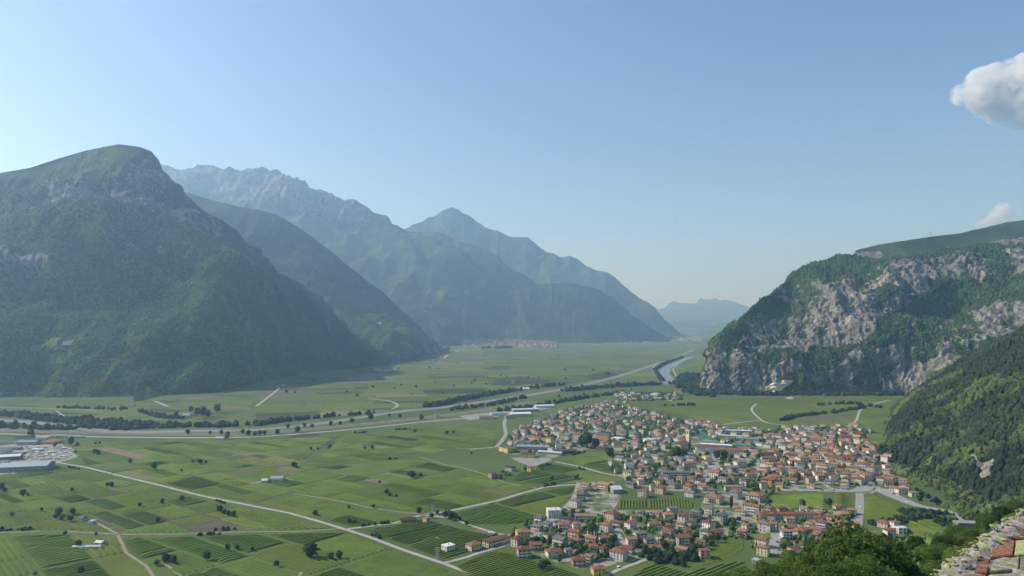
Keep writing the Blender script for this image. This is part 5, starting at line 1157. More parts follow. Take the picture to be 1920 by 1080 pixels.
# garden trees between the houses
n_garden = 0; far_garden = []
GZ = [z[0] for z in ZONES[:7]] + [[(1400, 1030), (1480, 1010), (1600, 1005), (1700, 985), (1720, 1010), (1600, 1050), (1500, 1060)], [(1220, 1040), (1340, 1030), (1330, 1050), (1290, 1065)], [(940, 885), (1000, 880), (990, 890), (945, 900)], [(1400, 910), (1480, 905), (1440, 960), (1400, 970)]]
cand = []
for poly in GZ:
    W = [at(x, y)[:2] for x, y in poly]; xs = [p[0] for p in W]; ys = [p[1] for p in W]
    A = area(W)
    for _ in range(int(A / 42)):
        x, y = rr.uniform(min(xs), max(xs)), rr.uniform(min(ys), max(ys))
        if inp(x, y, W): cand.append((x, y, rr.uniform(1.6, 3.9)))
cand.sort(key=lambda t: t[1]); kept = []
for x, y, r_ in cand:
    if any(abs(a_ - x) < 25 and math.hypot(a_ - x, b_ - y) < q * .72 + r_ * .7 for a_, b_, q in PLACED): continue
    if any(math.hypot(a_ - x, b_ - y) < (r_ + q) * .55 for a_, b_, q in kept[-160:]): continue
    if near_road(x, y, r_ * .5) or any(inp(x, y, f) for f in FIELDS): continue
    kept.append((x, y, r_))
lim = 285 - len(TREES)
for i, (x, y, r_) in enumerate(kept[:lim]):
    tree(x, y, 0, rr.choice(('round', 'round', 'dark', 'round', 'bright', 'cone')), r_, 'garden trees between the houses', 1500 + i)
FAR_TREES = kept[lim:]

def forest(name, P, R_, mat, base, seed, tall=1.15, label=None, tint=0.14):
    """many crowns as one mass; P centres at ground, R_ radii"""
    r = np.random.default_rng(seed); P = np.asarray(P, float); R_ = np.asarray(R_, float); n = len(P)
    if not n: return
    V0, F0 = base; nv = len(V0)
    jit = 1 + r.uniform(-.28, .28, (n, nv))
    ang = r.uniform(0, 6.28, n); c_, s_ = np.cos(ang)[:, None], np.sin(ang)[:, None]
    vx = V0[None, :, 0] * jit; vy = V0[None, :, 1] * jit; vz = V0[None, :, 2] * jit
    X = (vx * c_ - vy * s_) * R_[:, None]; Y = (vx * s_ + vy * c_) * R_[:, None]; Z = (vz * tall + .75) * R_[:, None] * r.uniform(.8, 1.25, n)[:, None]
    V = np.stack([X + P[:, 0:1], Y + P[:, 1:2], Z + P[:, 2:3]], -1).reshape(-1, 3)
    Fa = (F0[None] + (np.arange(n) * nv)[:, None, None]).reshape(-1, 3)
    t = np.repeat(r.normal(0, tint, n), nv) + 0.22 * np.tile(np.clip(V0[:, 2], -1, 1) * 0, n)
    return obj(name, mesh_np(name, V, Fa, mat, attrs={'tint': t}, smooth=False), kind='stuff', label=label)
M_WOODS = leaf_mat('woods_leaves', (0.055, 0.095, 0.028), (0.11, 0.155, 0.04), 0.0)
M_WOODSD = leaf_mat('river_woods_leaves', (0.018, 0.036, 0.018), (0.036, 0.062, 0.024), 0.0)
M_WOODSL = leaf_mat('headland_leaves', (0.075, 0.12, 0.036), (0.145, 0.19, 0.05), 0.0)
if FAR_TREES: forest('upper_village_trees', [(x, y, -.3) for x, y, _ in FAR_TREES], [q for *_, q in FAR_TREES], M_WOODS, I1, 5, label='garden trees of the upper village, too many to single out')
# woods along the river and the motorway
P, Rr = [], []
def belt(pts, width, step, r0, r1):
    W = np.array([at(*p)[:2] for p in pts])
    for i in range(len(W) - 1):
        L = np.linalg.norm(W[i + 1] - W[i]); n = int(L / step)
        for j in range(n):
            p = W[i] + (W[i + 1] - W[i]) * rr.random(); P.append((p[0] + rr.gauss(0, width / 3), p[1] + rr.gauss(0, width / 2.2), -.5)); Rr.append(rr.uniform(r0, r1))
belt([(-300, 775), (-50, 777), (20, 780), (60, 784), (110, 791), (160, 795), (240, 800)], 26, 3, 4, 7)
belt([(0, 800), (60, 803), (130, 806)], 22, 3.6, 4, 6.5)
belt([(100, 788), (170, 791), (240, 797), (300, 801)], 30, 3.6, 4, 7)
belt([(150, 800), (235, 805), (300, 801), (400, 800), (470, 798), (545, 789)], 18, 3.2, 4, 6.5)
belt([(545, 789), (640, 780), (700, 776)], 14, 7, 3.5, 6)
belt([(800, 764), (830, 758), (900, 744), (955, 735)], 22, 3.4, 4, 7)
belt([(955, 735), (1000, 728), (1060, 722)], 20, 8, 4, 7)
belt([(840, 770), (920, 760), (990, 745)], 16, 7, 3.5, 6)
belt([(930, 772), (1000, 764), (1040, 757), (1080, 750), (1160, 738)], 14, 5.5, 3.5, 6)
belt([(1060, 734), (1130, 727), (1240, 721)], 24, 4, 4, 8)
belt([(1242, 715), (1233, 703), (1228, 694), (1250, 680), (1280, 670)], 10, 6, 4, 7)
belt([(1280, 719), (1290, 725), (1310, 735), (1318, 741)], 60, 1.6, 5, 9)
belt([(1300, 738), (1400, 741), (1500, 741)], 24, 2.5, 4, 8)
belt([(1290, 705), (1300, 715), (1305, 730)], 60, 2.0, 5, 9)
belt([(1500, 741), (1600, 741), (1720, 741)], 24, 3, 4, 7)
belt([(260, 773), (300, 783), (340, 786)], 10, 6, 4, 6); belt([(105, 765), (150, 766), (240, 768)], 10, 9, 3, 5)
belt([(1530, 760), (1600, 757), (1650, 765)], 10, 6, 3, 5); belt([(1460, 790), (1500, 780), (1560, 775), (1620, 765)], 9, 5, 3, 5); belt([(1245, 761), (1320, 760)], 6, 10, 3, 5)
belt([(905, 654), (960, 653)], 30, 9, 8, 14)
for _ in range(70):
    px, py = rr.uniform(480, 1230), rr.uniform(662, 745)
    if py < 675 + (757 - px) * .2: continue
    x, y, _z = at(px, py); P.append((x, y, -.3)); Rr.append(rr.uniform(2.5, 5))
forest('riverside_woods', P, Rr, M_WOODSD, IC, 6, label='dark belt of woods along river and motorway')
# hedges and bushes along the vineyard borders
P, Rr = [], []
for _ in range(20):
    a_ = rr.choice(FIELDS[:13]); i = rr.randrange(len(a_)); p, q = a_[i], a_[(i + 1) % len(a_)]
    L = math.hypot(q[0] - p[0], q[1] - p[1]); s0 = rr.random() * .7; ln = min(1 - s0, rr.uniform(10, 50) / (L + 1))
    for j in range(int(ln * L / 2.2)):
        t = s0 + rr.random() * ln; P.append((p[0] + (q[0] - p[0]) * t + rr.gauss(0, .8), p[1] + (q[1] - p[1]) * t + rr.gauss(0, .8), -.2)); Rr.append(rr.uniform(1.0, 2.2))
for line, n, s in (([(1640, 985), (1700, 974), (1768, 962)], 90, 5), ([(1640, 1012), (1700, 1020), (1745, 1044)], 70, 6), ([(1560, 1040), (1620, 1032), (1700, 1030)], 90, 10), ([(1690, 960), (1740, 968), (1790, 985)], 60, 8), ([(1300, 1048), (1220, 1040), (1270, 1062)], 60, 8), ([(1640, 905), (1700, 918), (1765, 948)], 40, 6)):
    W = np.array([at(*p)[:2] for p in line])
    for j in range(n):
        k = rr.randrange(len(W) - 1); p = W[k] + (W[k + 1] - W[k]) * rr.random(); P.append((p[0] + rr.gauss(0, s), p[1] + rr.gauss(0, s), -.3)); Rr.append(rr.uniform(1.2, 3.4))
forest('hedgerow', P, Rr, M_WOODSD, IC, 61, label='ragged dark hedges between the vineyards')

# woods on the slopes
def on_surface(o, n, seed, cond):
    r = np.random.default_rng(seed); me = o.data
    G = np.empty(len(me.vertices) * 3, np.float32); me.vertices.foreach_get('co', G); G = G.reshape(-1, 3)
    rk = np.empty(len(G), np.float32); me.attributes['rock'].data.foreach_get('value', rk); md = np.empty(len(G), np.float32); me.attributes['meadow'].data.foreach_get('value', md)
    q = np.empty(len(me.polygons) * 4, np.int32); me.polygons.foreach_get('vertices', q); q = q.reshape(-1, 4)
    a_, b_, c_ = G[q[:, 0]], G[q[:, 1]], G[q[:, 3]]
    A = np.linalg.norm(np.cross(b_ - a_, c_ - a_), axis=1)
    fc = (a_ + G[q[:, 2]]) / 2; px, py = CX + fc[:, 0] / np.maximum(fc[:, 1], 1) * F, HY + (HC - fc[:, 2]) / np.maximum(fc[:, 1], 1) * F
    ok = cond(fc, px, py, rk[q[:, 0]], md[q[:, 0]]); A = A * ok
    k = r.choice(len(q), n, p=A / A.sum()); u, v = r.random((n, 1)), r.random((n, 1))
    return a_[k] * (1 - u) * (1 - v) + b_[k] * u * (1 - v) + c_[k] * v * (1 - u) + G[q[k, 2]] * u * v, px[k], py[k]
hs_ = SURF['hillside'][4]; chl = SURF['castle_hill'][4]
seen = lambda px, py: (px > -60) & (px < 1990) & (py < 1120) & (py > 240)
P, px, py = on_surface(hs_, 9600, 1, lambda f, px, py, rk, md: seen(px, py) & (rk < .45) & (md < .12) & (f[:, 1] < 1700))
r_ = np.random.default_rng(4)
dk = fbm(P[:, 0] / 90, P[:, 1] / 90, None, 3, 71) + np.clip((855 - py) / 130, -1, 1) * .4
m1 = dk > 0.1
forest('hillside_woods', P[m1] - [0, 0, 1.5], r_.uniform(2.2, 5.0, m1.sum()), leaf_mat('dark_hillside_leaves', (0.03, 0.042, 0.022), (0.052, 0.064, 0.03), 0), IC, 7, tall=1.5, label='dark conifer woods on the hillside')
forest('hillside_woods', P[~m1] - [0, 0, 1.5], r_.uniform(2.2, 5.6, (~m1).sum()), leaf_mat('fresh_hillside_leaves', (0.06, 0.09, 0.03), (0.115, 0.15, 0.045), 0), IC, 8, label='fresh green broadleaf woods on the lower hillside')

P, px, py = on_surface(hs_, 420, 21, lambda f, px, py, rk, md: seen(px, py) & (md > .3) & (f[:, 1] < 1700))
forest('scrub', P - [0, 0, .4], r_.uniform(.9, 2.4, len(P)), leaf_mat('scrub_leaves', (0.05, 0.075, 0.028), (0.10, 0.12, 0.045), 0), IC, 22, label='scattered scrub on the grassy terraces', tint=.2)
# crowns on the lit slopes of the two mountains nearest the village
for o_, n, sd_, lab in ((SURF_L[7], 13500, 11, 'tree crowns between the limestone crags'), (SURF_L[0], 11500, 12, 'tree crowns on the wooded headland')):
    P, px, py = on_surface(o_, n, sd_, lambda f, px, py, rk, md: (px > -40) & (px < 1960) & (rk < .42) & (md < .3) & (f[:, 1] < 3300))
    forest('mountain_woods', P - [0, 0, 2.5], np.random.default_rng(sd_).uniform(3.2, 6.0, n), M_WOODS if sd_ == 11 else M_WOODSL, I1, sd_, label=lab, tint=.12, tall=1.25)
def hill_z(x, y):
    G = SURF['castle_hill'][0].reshape(-1, 3); k = np.argsort((G[:, 0] - x) ** 2 + (G[:, 1] - y) ** 2)[:4]
    return float(G[k, 2].mean())
# leafy trees on the castle hill, close to the wall: thin leaves let light through
def see_through_leaves(m, k=.5):
    nt = m.node_tree; bs = nt.nodes['Principled BSDF']; out = nt.nodes['Material Output']
    t = nt.nodes.new('ShaderNodeBsdfTranslucent'); mx = nt.nodes.new('ShaderNodeMixShader'); mx.inputs[0].default_value = k
    nt.links.new(bs.inputs['Base Color'].links[0].from_socket, t.inputs[0]); nt.links.new(bs.outputs[0], mx.inputs[1]); nt.links.new(t.outputs[0], mx.inputs[2]); nt.links.new(mx.outputs[0], out.inputs['Surface']); return m
NEAR = {k: [crown_mesh(200 + i * 7 + len(k), 'round', m, n_quads=8000, sub=3, q=.042) for i in range(2)] for k, m in (('round', see_through_leaves(leaf_mat('near_leaves', (0.13, 0.18, 0.045), (0.20, 0.26, 0.065)))), ('bright', see_through_leaves(leaf_mat('near_bright_leaves', (0.16, 0.21, 0.05), (0.25, 0.30, 0.08)))), ('dark', M_LEAF))}
mark(1600, 1010, 'big castle hill tree')
FG = [(1600, 982, 165, 72, 'bright'), (1556, 1012, 90, 84, 'round'), (1662, 1006, 105, 76, 'round'), (1500, 1030, 90, 118, 'bright'), (1536, 1048, 120, 72, 'bright'), (1440, 1048, 70, 135, 'bright'), (1468, 1060, 100, 95, 'round'), (1400, 1062, 80, 125, 'bright'), (1352, 1070, 64, 150, 'round'),
      (1622, 1050, 130, 60, 'round'), (1690, 1042, 110, 72, 'bright'), (1652, 1062, 90, 62, 'bright'), (1718, 1004, 40, 270, 'dark'), (1742, 1024, 60, 210, 'round'), (1768, 1002, 46, 270, 'round'), (1792, 984, 46, 300, 'round'), (1818, 990, 50, 270, 'bright'), (1850, 966, 46, 310, 'round'), (1880, 950, 46, 330, 'dark'),
      (1906, 938, 46, 330, 'round'), (1762, 1052, 90, 105, 'bright'), (1800, 1034, 66, 155, 'round'), (1832, 1012, 56, 210, 'bright'), (1728, 1072, 100, 84, 'round'), (1528, 1006, 42, 190, 'dark'), (1578, 1062, 120, 58, 'round'), (1690, 1020, 44, 210, 'round'), (1492, 1072, 90, 74, 'bright'), (1310, 1076, 50, 190, 'round'), (1420, 1078, 90, 92, 'round'), (1776, 1020, 50, 220, 'dark'), (1640, 1030, 60, 120, 'dark')]
for i, (px, yt, w, d, k) in enumerate(FG):
    if i: w *= .8; yt += 4 if px < 1560 else 0
    x = (px - CX) / F * d; zt = HC - (yt - HY) / F * d; r = w / 2 / F * d; zs = hill_z(x, d)
    o = empty('broadleaf_tree', (x, d, zs), i * 1.7, cat='tree', group='trees on the castle hill')
    H = max(zt - zs, 1.8 * r); c = obj('crown', NEAR[k][i % 2], o); rz = r * 1.05
    c.scale = (r, r, rz); c.location = (0, 0, H - 1.88 * rz)
    b = MB(); hb = max(H - 1.2 * rz, 1); b.cyl(0, 0, -.8, hb, .05 * r + .1, .03 * r + .05, 8)
    for q in range(4):
        a_ = q * 1.6 + i; b.add([(0, 0, hb * .85), (.1, .1, hb * .85), (.5 * r * cos(a_), .5 * r * sin(a_), hb + .5 * rz), (.5 * r * cos(a_) + .08, .5 * r * sin(a_), hb + .45 * rz)], [(0, 1, 2, 3)])
    b.build('trunk', M_WOOD, o)
    LABELQ.append((o, {'round': 'leafy green hill tree', 'bright': 'yellowish hill tree', 'dark': 'darker green hill tree'}[k] if i else 'x', x, d))
LABELQ = [q for q in LABELQ if q[1] != 'x']
for o in scene.objects:
    if o.get('group') == 'trees on the castle hill' and not o.get('label'): o['label'] = 'widest leafy tree crown below the castle wall'; break
LM_HILL = [(( px - CX) / F * d, d, ph) for px, d, ph in ((1600, 72, 'widest tree below the wall'), (1420, 120, 'vineyard under the hill'), (1760, 105, 'mossy wall corner'), (1850, 300, 'concrete pad on the slope'))]
P, px, py = on_surface(chl, 4200, 2, lambda f, px, py, rk, md: (px > 1150) & (px < 2100) & (py < 1500) & (f[:, 1] > 45) & (f[:, 1] < 760))
forest('undergrowth', P - [0, 0, .8], np.random.default_rng(3).uniform(1.0, 2.6, len(P)), leaf_mat('bush_leaves', (0.09, 0.13, 0.035), (0.16, 0.21, 0.055), 0), IC, 9, label='bushes and low trees covering the castle hill', tint=.22)
# pale concrete pad on the slope
x, y, z = far(1835, 981, 330)
b = MB(); b.box(-10, 10, -2.5, 2.5, -2, .5); b.box(8.8, 9.2, -2.7, -2.3, .5, 2.2)
o = b.build('concrete_water_tank', YARD, label='pale concrete tank roof half hidden in the trees', cat='water tank'); o.location = (x, y, z); o.rotation_euler = (0, 0, -.1)

# ------------------------------------------------------------ castle parapet
DROP = 1.3
def pl(px, py, dz=0.0):
    Y = (DROP - dz) * F / (py - HY); return np.array(((px - CX) / F * Y, Y, HC - DROP + dz))
m_, nt, bs = newmat('lichened_mortar'); P_ = nd(nt, 'ShaderNodeNewGeometry').outputs['Position']
c_ = ramp(nt, noise_fac(nt, 22, 6, P_), [(0.3, (0.10, 0.09, 0.08)), (0.5, (0.30, 0.27, 0.23)), (0.7, (0.48, 0.45, 0.40))])
c_ = mix(nt, ramp(nt, noise_fac(nt, 7, 4, P_), [(0.5, (0, 0, 0)), (0.62, (1, 1, 1))]), c_, (0.28, 0.31, 0.13)); nt.links.new(c_, bs.inputs['Base Color']); bs.inputs['Roughness'].default_value = .95
bump(nt, bs, noise_fac(nt, 60, 6, P_), .01); M_MORT = m_
def stone_m(name, a_, b_, c2, lich, thr):
    m, nt, bs = newmat(name); P_ = nd(nt, 'ShaderNodeNewGeometry').outputs['Position']
    c = ramp(nt, noise_fac(nt, 45, 6, P_), [(0.3, a_), (0.5, b_), (0.7, c2)])
    c = mix(nt, ramp(nt, noise_fac(nt, 18, 5, P_), [(thr, (0, 0, 0)), (thr + .08, (1, 1, 1))]), c, lich)
    oi = nd(nt, 'ShaderNodeObjectInfo'); hs = nd(nt, 'ShaderNodeHueSaturation'); nt.links.new(c, hs.inputs['Color']); nt.links.new(mth(nt, 'ADD', mth(nt, 'MULTIPLY', oi.outputs['Random'], .4), .62), hs.inputs['Value'])
    nt.links.new(hs.outputs[0], bs.inputs['Base Color']); bs.inputs['Roughness'].default_value = .95; bs.inputs['Specular IOR Level'].default_value = .1; bump(nt, bs, noise_fac(nt, 90, 5, P_), .004); return m
M_ST = [stone_m('grey_rubble', (0.10, 0.09, 0.085), (0.22, 0.20, 0.185), (0.36, 0.34, 0.31), (0.33, 0.38, 0.13), .58), stone_m('warm_rubble', (0.11, 0.07, 0.055), (0.23, 0.165, 0.13), (0.34, 0.28, 0.22), (0.38, 0.40, 0.2), .62), stone_m('lichened_rubble', (0.14, 0.16, 0.07), (0.26, 0.29, 0.12), (0.38, 0.40, 0.20), (0.30, 0.27, 0.2), .50)]
M_BR = [stone_m('terracotta_brick', (0.17, 0.075, 0.05), (0.28, 0.125, 0.08), (0.35, 0.18, 0.12), (0.36, 0.26, 0.2), .68), stone_m('lime_lichened_brick', (0.22, 0.26, 0.09), (0.38, 0.42, 0.17), (0.48, 0.50, 0.25), (0.3, 0.28, 0.15), .60)]
wall = empty('castle_parapet', (0, 0, 0), label='lichened rubble parapet of the castle with terracotta bricks on top', cat='parapet wall')
A_, B_ = pl(1735, 1080), pl(1920, 948); t_ = (B_ - A_) / np.linalg.norm(B_ - A_); n_ = np.array((t_[1], -t_[0], 0))
def wp(s, w, dz): return tuple(A_ + t_ * s + n_ * w + np.array((0, 0, dz)))
rw = np.random.default_rng(12)
S_ = np.linspace(-1.6, 4.5, 130); Wd = [(-.02, -3.5), (-.005, -.03), (.03, .0), (.09, .012), (.14, -.012), (.20, -.022), (.6, -.02), (1.1, -.02), (1.12, -3.5)]
V = []
for s in S_:
    for j, (w, dz) in enumerate(Wd):
        jit = .012 if j < 6 else .004
        V.append(np.array(wp(s, w, dz)) + rw.normal(0, jit, 3) * (0 if dz < -3 else 1))
idx = np.arange(len(V)).reshape(len(S_), len(Wd))
me = mesh_np('mortar_bed', V, np.stack([idx[:-1, :-1], idx[:-1, 1:], idx[1:, 1:], idx[1:, :-1]], -1).reshape(-1, 4), M_MORT, smooth=True); obj('mortar_bed', me, wall)
def rubble(seed, m):
    v, f = I2; r = np.random.default_rng(seed); q = np.round(v * 1.7) / 1.7 * .35 + v * .65
    q = q * (1 + r.uniform(-.16, .16, (len(v), 1))) * np.array((1, .75, .55)); return mesh_np('stone', q, f, m, smooth=False)
RUB = [[rubble(i * 10 + j, m) for i in range(4)] for j, m in enumerate(M_ST)]
for i in range(298):
    s = rw.uniform(-.25, 2.05); w = abs(rw.normal(.075, .055)); w = min(w, .19)
    k = 2 if w < .045 and rw.random() < .85 else (1 if rw.random() < .25 else 0); r_ = rw.uniform(.007, .017) * (1.5 if rw.random() < .15 else 1)
    o = obj('stone', RUB[k][i % 4], wall); o.location = wp(s, w, rw.uniform(-.010, .003) + (.006 if w < .12 else -.012)); o.scale = (r_ * rw.uniform(1, 1.7), r_, r_); o.rotation_euler = (rw.uniform(-.4, .4), rw.uniform(-.4, .4), rw.uniform(0, 6))
def brick(q, m, dz=0.0, th=.045, name='brick'):
    top = [pl(x, y, dz) for x, y in q]; c = sum(top) / 4
    inn = [c + (p - c) * .93 for p in top]; b = MB()
    P = [tuple(p + np.array((0, 0, rw.uniform(-.002, .002)))) for p in inn] + [tuple(p - np.array((0, 0, .006))) for p in top] + [tuple(p - np.array((0, 0, th))) for p in top]
    b.add(P, [(0, 1, 2, 3)] + [(j, 4 + j, 4 + (j + 1) % 4, (j + 1) % 4) for j in range(4)] + [(4 + j, 8 + j, 8 + (j + 1) % 4, 4 + (j + 1) % 4) for j in range(4)])
    me = b.mesh(name, m); bm = bmesh.new(); bm.from_mesh(me); bmesh.ops.recalc_face_normals(bm, faces=bm.faces); bm.to_mesh(me); bm.free(); return obj(name, me, wall)
brick([(1864, 1013), (1903, 1012), (1899, 1039), (1857, 1045)], M_BR[0]); o = brick([(1906, 1012), (1946, 1010), (1944, 1037), (1902, 1039)], M_BR[1], .004); o['label'] = 'brick covered in lime-green lichen'
brick([(1886, 992), (1916, 982), (1948, 980), (1952, 1007), (1870, 1010)][0:1] + [(1948, 984), (1950, 1007), (1868, 1010)], M_BR[0], -.004); brick([(1832, 1047), (1856, 1047), (1851, 1073), (1826, 1074)], M_BR[0], -.004)
brick([(1786, 1077), (1850, 1076), (1846, 1104), (1772, 1106)], M_BR[0], -.004); brick([(1916, 975), (1950, 955), (1980, 975), (1950, 982)], M_BR[0], -.002); brick([(1954, 984), (1996, 980), (2000, 1006), (1953, 1007)], M_BR[0]); brick([(1950, 1010), (2000, 1009), (2004, 1037), (1948, 1038)], M_BR[0])
M_SLAB = stone_m('pale_lichened_slab', (0.16, 0.13, 0.10), (0.27, 0.235, 0.18), (0.38, 0.35, 0.26), (0.40, 0.45, 0.2), .56)
for q in ([(1862, 1050), (1912, 1043), (1910, 1066), (1856, 1072)], [(1914, 1043), (1985, 1041), (1990, 1068), (1912, 1067)], [(1854, 1077), (1940, 1071), (1945, 1105), (1850, 1108)], [(1943, 1072), (2010, 1072), (2020, 1108), (1948, 1108)]):
    brick(q, M_SLAB, .003, name='slab')

# ------------------------------------------------------------ clouds and a bird
def cloud(blobs, Y, label, dens, ns, seed):
    bm = bmesh.new()
    for px, py, r in blobs:
        x, y, z = far(px, py, Y); rr_ = r / F * Y
        bmesh.ops.create_icosphere(bm, subdivisions=3, radius=rr_, matrix=Matrix.Translation((x, y + random.Random(px).uniform(-.5, .5) * rr_, z)))
    me = bpy.data.meshes.new('cloud'); bm.to_mesh(me); bm.free()
    m = bpy.data.materials.new('cloud_vapour'); m.use_nodes = True; nt = m.node_tree; nt.nodes.clear()
    o = nt.nodes.new('ShaderNodeOutputMaterial'); v = nt.nodes.new('ShaderNodeVolumePrincipled'); v.inputs['Color'].default_value = (1, 1, 1, 1); v.inputs['Absorption Color'].default_value = (1, 1, 1, 1); v.inputs['Anisotropy'].default_value = 0
    P_ = nd(nt, 'ShaderNodeNewGeometry').outputs['Position']
    f = ramp(nt, mth(nt, 'ADD', mth(nt, 'MULTIPLY', noise_fac(nt, ns, 3, P_, .6), .65), mth(nt, 'MULTIPLY', noise_fac(nt, ns * 4, 4, P_, .65), .35)), [(0.42, (0, 0, 0)), (0.56, (1, 1, 1))])
    nt.links.new(mth(nt, 'MULTIPLY', f, dens), v.inputs['Density']); nt.links.new(v.outputs[0], o.inputs['Volume']); me.materials.append(m)
    ob = obj('cloud', me, kind='structure', label=label)
    rm = ob.modifiers.new('remesh', 'REMESH'); rm.mode = 'VOXEL'; rm.voxel_size = 7 / F * Y
    tx = bpy.data.textures.new('puff', 'CLOUDS'); tx.noise_scale = 16 / F * Y; dm = ob.modifiers.new('puff', 'DISPLACE'); dm.texture = tx; dm.strength = 14 / F * Y; dm.texture_coords = 'GLOBAL'
cloud([(1805, 178, 20), (1828, 165, 28), (1850, 155, 34), (1880, 150, 38), (1850, 190, 30), (1905, 150, 42), (1885, 195, 40), (1910, 215, 34), (1935, 170, 55), (1960, 150, 50), (1950, 205, 45), (1828, 190, 18), (1990, 170, 50), (1922, 122, 14)], 10500, 'bright white heap cloud', .012, .0022, 3)
cloud([(1878, 398, 17), (1868, 408, 14), (1890, 404, 12), (1850, 418, 12), (1835, 424, 9)], 17000, 'small faint cloud above the plateau', .008, .002, 4)
x, y, z = far(1266, 416, 260)
bd = empty('bird', (x, y, z), .3, label='small dark bird gliding in the clear sky', cat='bird')
b = MB(); n = 8
for i in range(7):
    xx = -.35 + i * .1; r_ = [.015, .05, .075, .08, .06, .035, .02][i]
    b.v += [(xx, r_ * cos(2 * pi * k / n), r_ * sin(2 * pi * k / n)) for k in range(n)]
    if i: b.f += [((i - 1) * n + k, (i - 1) * n + (k + 1) % n, i * n + (k + 1) % n, i * n + k) for k in range(n)]
M_BIRD = plain_mat('dark_plumage', (0.02, 0.02, 0.02), .2, 5)
b.build('body', M_BIRD, bd)
for s in (-1, 1):
    b = MB(); b.add([(-.1, 0, .02), (.12, 0, .02), (.14, s * .4, .12), (-.02, s * .42, .12), (.02, s * .78, .04), (-.04, s * .74, .04), (-.1, 0, .0), (.12, 0, .0), (.14, s * .4, .10), (-.02, s * .42, .10)], [(0, 1, 2, 3), (3, 2, 4, 5), (6, 7, 8, 9), (0, 1, 7, 6), (9, 8, 4, 5)]); b.build('wing', M_BIRD, bd)
b = MB(); b.add([(-.33, -.02, 0), (-.33, .02, 0), (-.58, .1, 0), (-.58, -.1, 0), (-.33, 0, .015)], [(0, 1, 2, 3), (0, 1, 4)]); b.build('tail', M_BIRD, bd)
# masts on the plateau skyline and pylons on the plain
def mast(px, py, Y, h, label, ground=False):
    x, y, z = at(px, py) if ground else far(px, py, Y)
    o = empty('pylon', (x, y, z - 2), .3, label=label, cat='pylon'); b = MB(); w = h * .09
    for sx, sy in ((-1, -1), (1, -1), (1, 1), (-1, 1)):
        b.add([(sx * w, sy * w, 0), (sx * w + .5, sy * w, 0), (sx * w * .15, sy * w * .15, h), (sx * w * .15 + .4, sy * w * .15, h), (sx * w, sy * w + .5, 0), (sx * w * .15, sy * w * .15 + .4, h)], [(0, 1, 3, 2), (0, 4, 5, 2)])
    b.build('lattice', M_STEEL, o)
    for k in (.72, .84, .96):
        b = MB(); b.box(-h * .16, h * .16, -.3, .3, h * k, h * k + .6); b.build('crossarm', M_STEEL, o)
M_STEEL = plain_mat('galvanised_steel', (0.3, 0.31, 0.32), .1, 1)
mast(1745, 444, 3800, 26, 'lone mast on the plateau skyline'); mast(277, 752, 0, 46, 'lattice pylon at the foot of the big mountain', True); mast(242, 757, 0, 30, 'shorter pylon beside the white farmhouse', True); mast(28, 793, 0, 24, 'pylon at the edge of the motorway woods', True); mast(820, 1050, 0, 14, 'thin pylon where the lane joins the farm road', True); mast(811, 962, 0, 12, 'short pole at the side road hamlet', True)
# houses on mountain terraces
def perch(px, py, Y, w, d, h, yaw, wl, rf, label):
    x, y, z = far(px, py, Y); o = house(x, y, w, d, h, radians(yaw), wl, rf, 'gable', z=z - 2, name='house', label=label, group=None, detail=0, seed=px); return o
def surf_Y(key_obj, px, py):
    me = key_obj.data; G = np.empty(len(me.vertices) * 3, np.float32); me.vertices.foreach_get('co', G); G = G.reshape(-1, 3)
    Yp = np.maximum(G[:, 1], 1); d = (CX + G[:, 0] / Yp * F - px) ** 2 + (HY + (HC - G[:, 2]) / Yp * F - py) ** 2
    k = np.argsort(d)[:6]; return float(G[k, 1].min())
MT = [o for o in scene.objects if o.name.split('.')[0] == 'mountain']
Y0 = surf_Y(MT[0], 130, 645); perch(127, 645, Y0 - 6, 26, 12, 8, 5, 'w', 't', 'white farmhouse high on the wooded mountain terrace'); perch(142, 646, Y0 - 4, 14, 9, 5, 5, 'c', 't', 'low annex beside the mountain farmhouse')
Y1 = surf_Y(MT[1], 715, 606); perch(708, 607, Y1 - 10, 50, 20, 8, 5, 'w', 'W', 'white farm on the shoulder of the dark ridge')

# goods stacked in the storage yard of the industrial estate
b = MB(); r_ = random.Random(5)
for _ in range(150):
    px, py = r_.uniform(40, 140), r_.uniform(838, 862)
    if py > 866 - (px - 40) * .05 or py < 832 + (px - 100) * .3 : continue
    x, y, z = at(px, py); w, d, h = r_.uniform(1.5, 6), r_.uniform(1.2, 3), r_.uniform(.6, 2.6); b.box(-w, w, -d, d, .12, h, rz=r_.choice((.2, -.6, 1.0)), c=(x, y))
b.build('stored_goods', plain_mat('stacked_stone_blocks', (0.45, 0.42, 0.37), .45, .12), kind='stuff', label='rows of pale stone blocks and pallets in the storage yard')

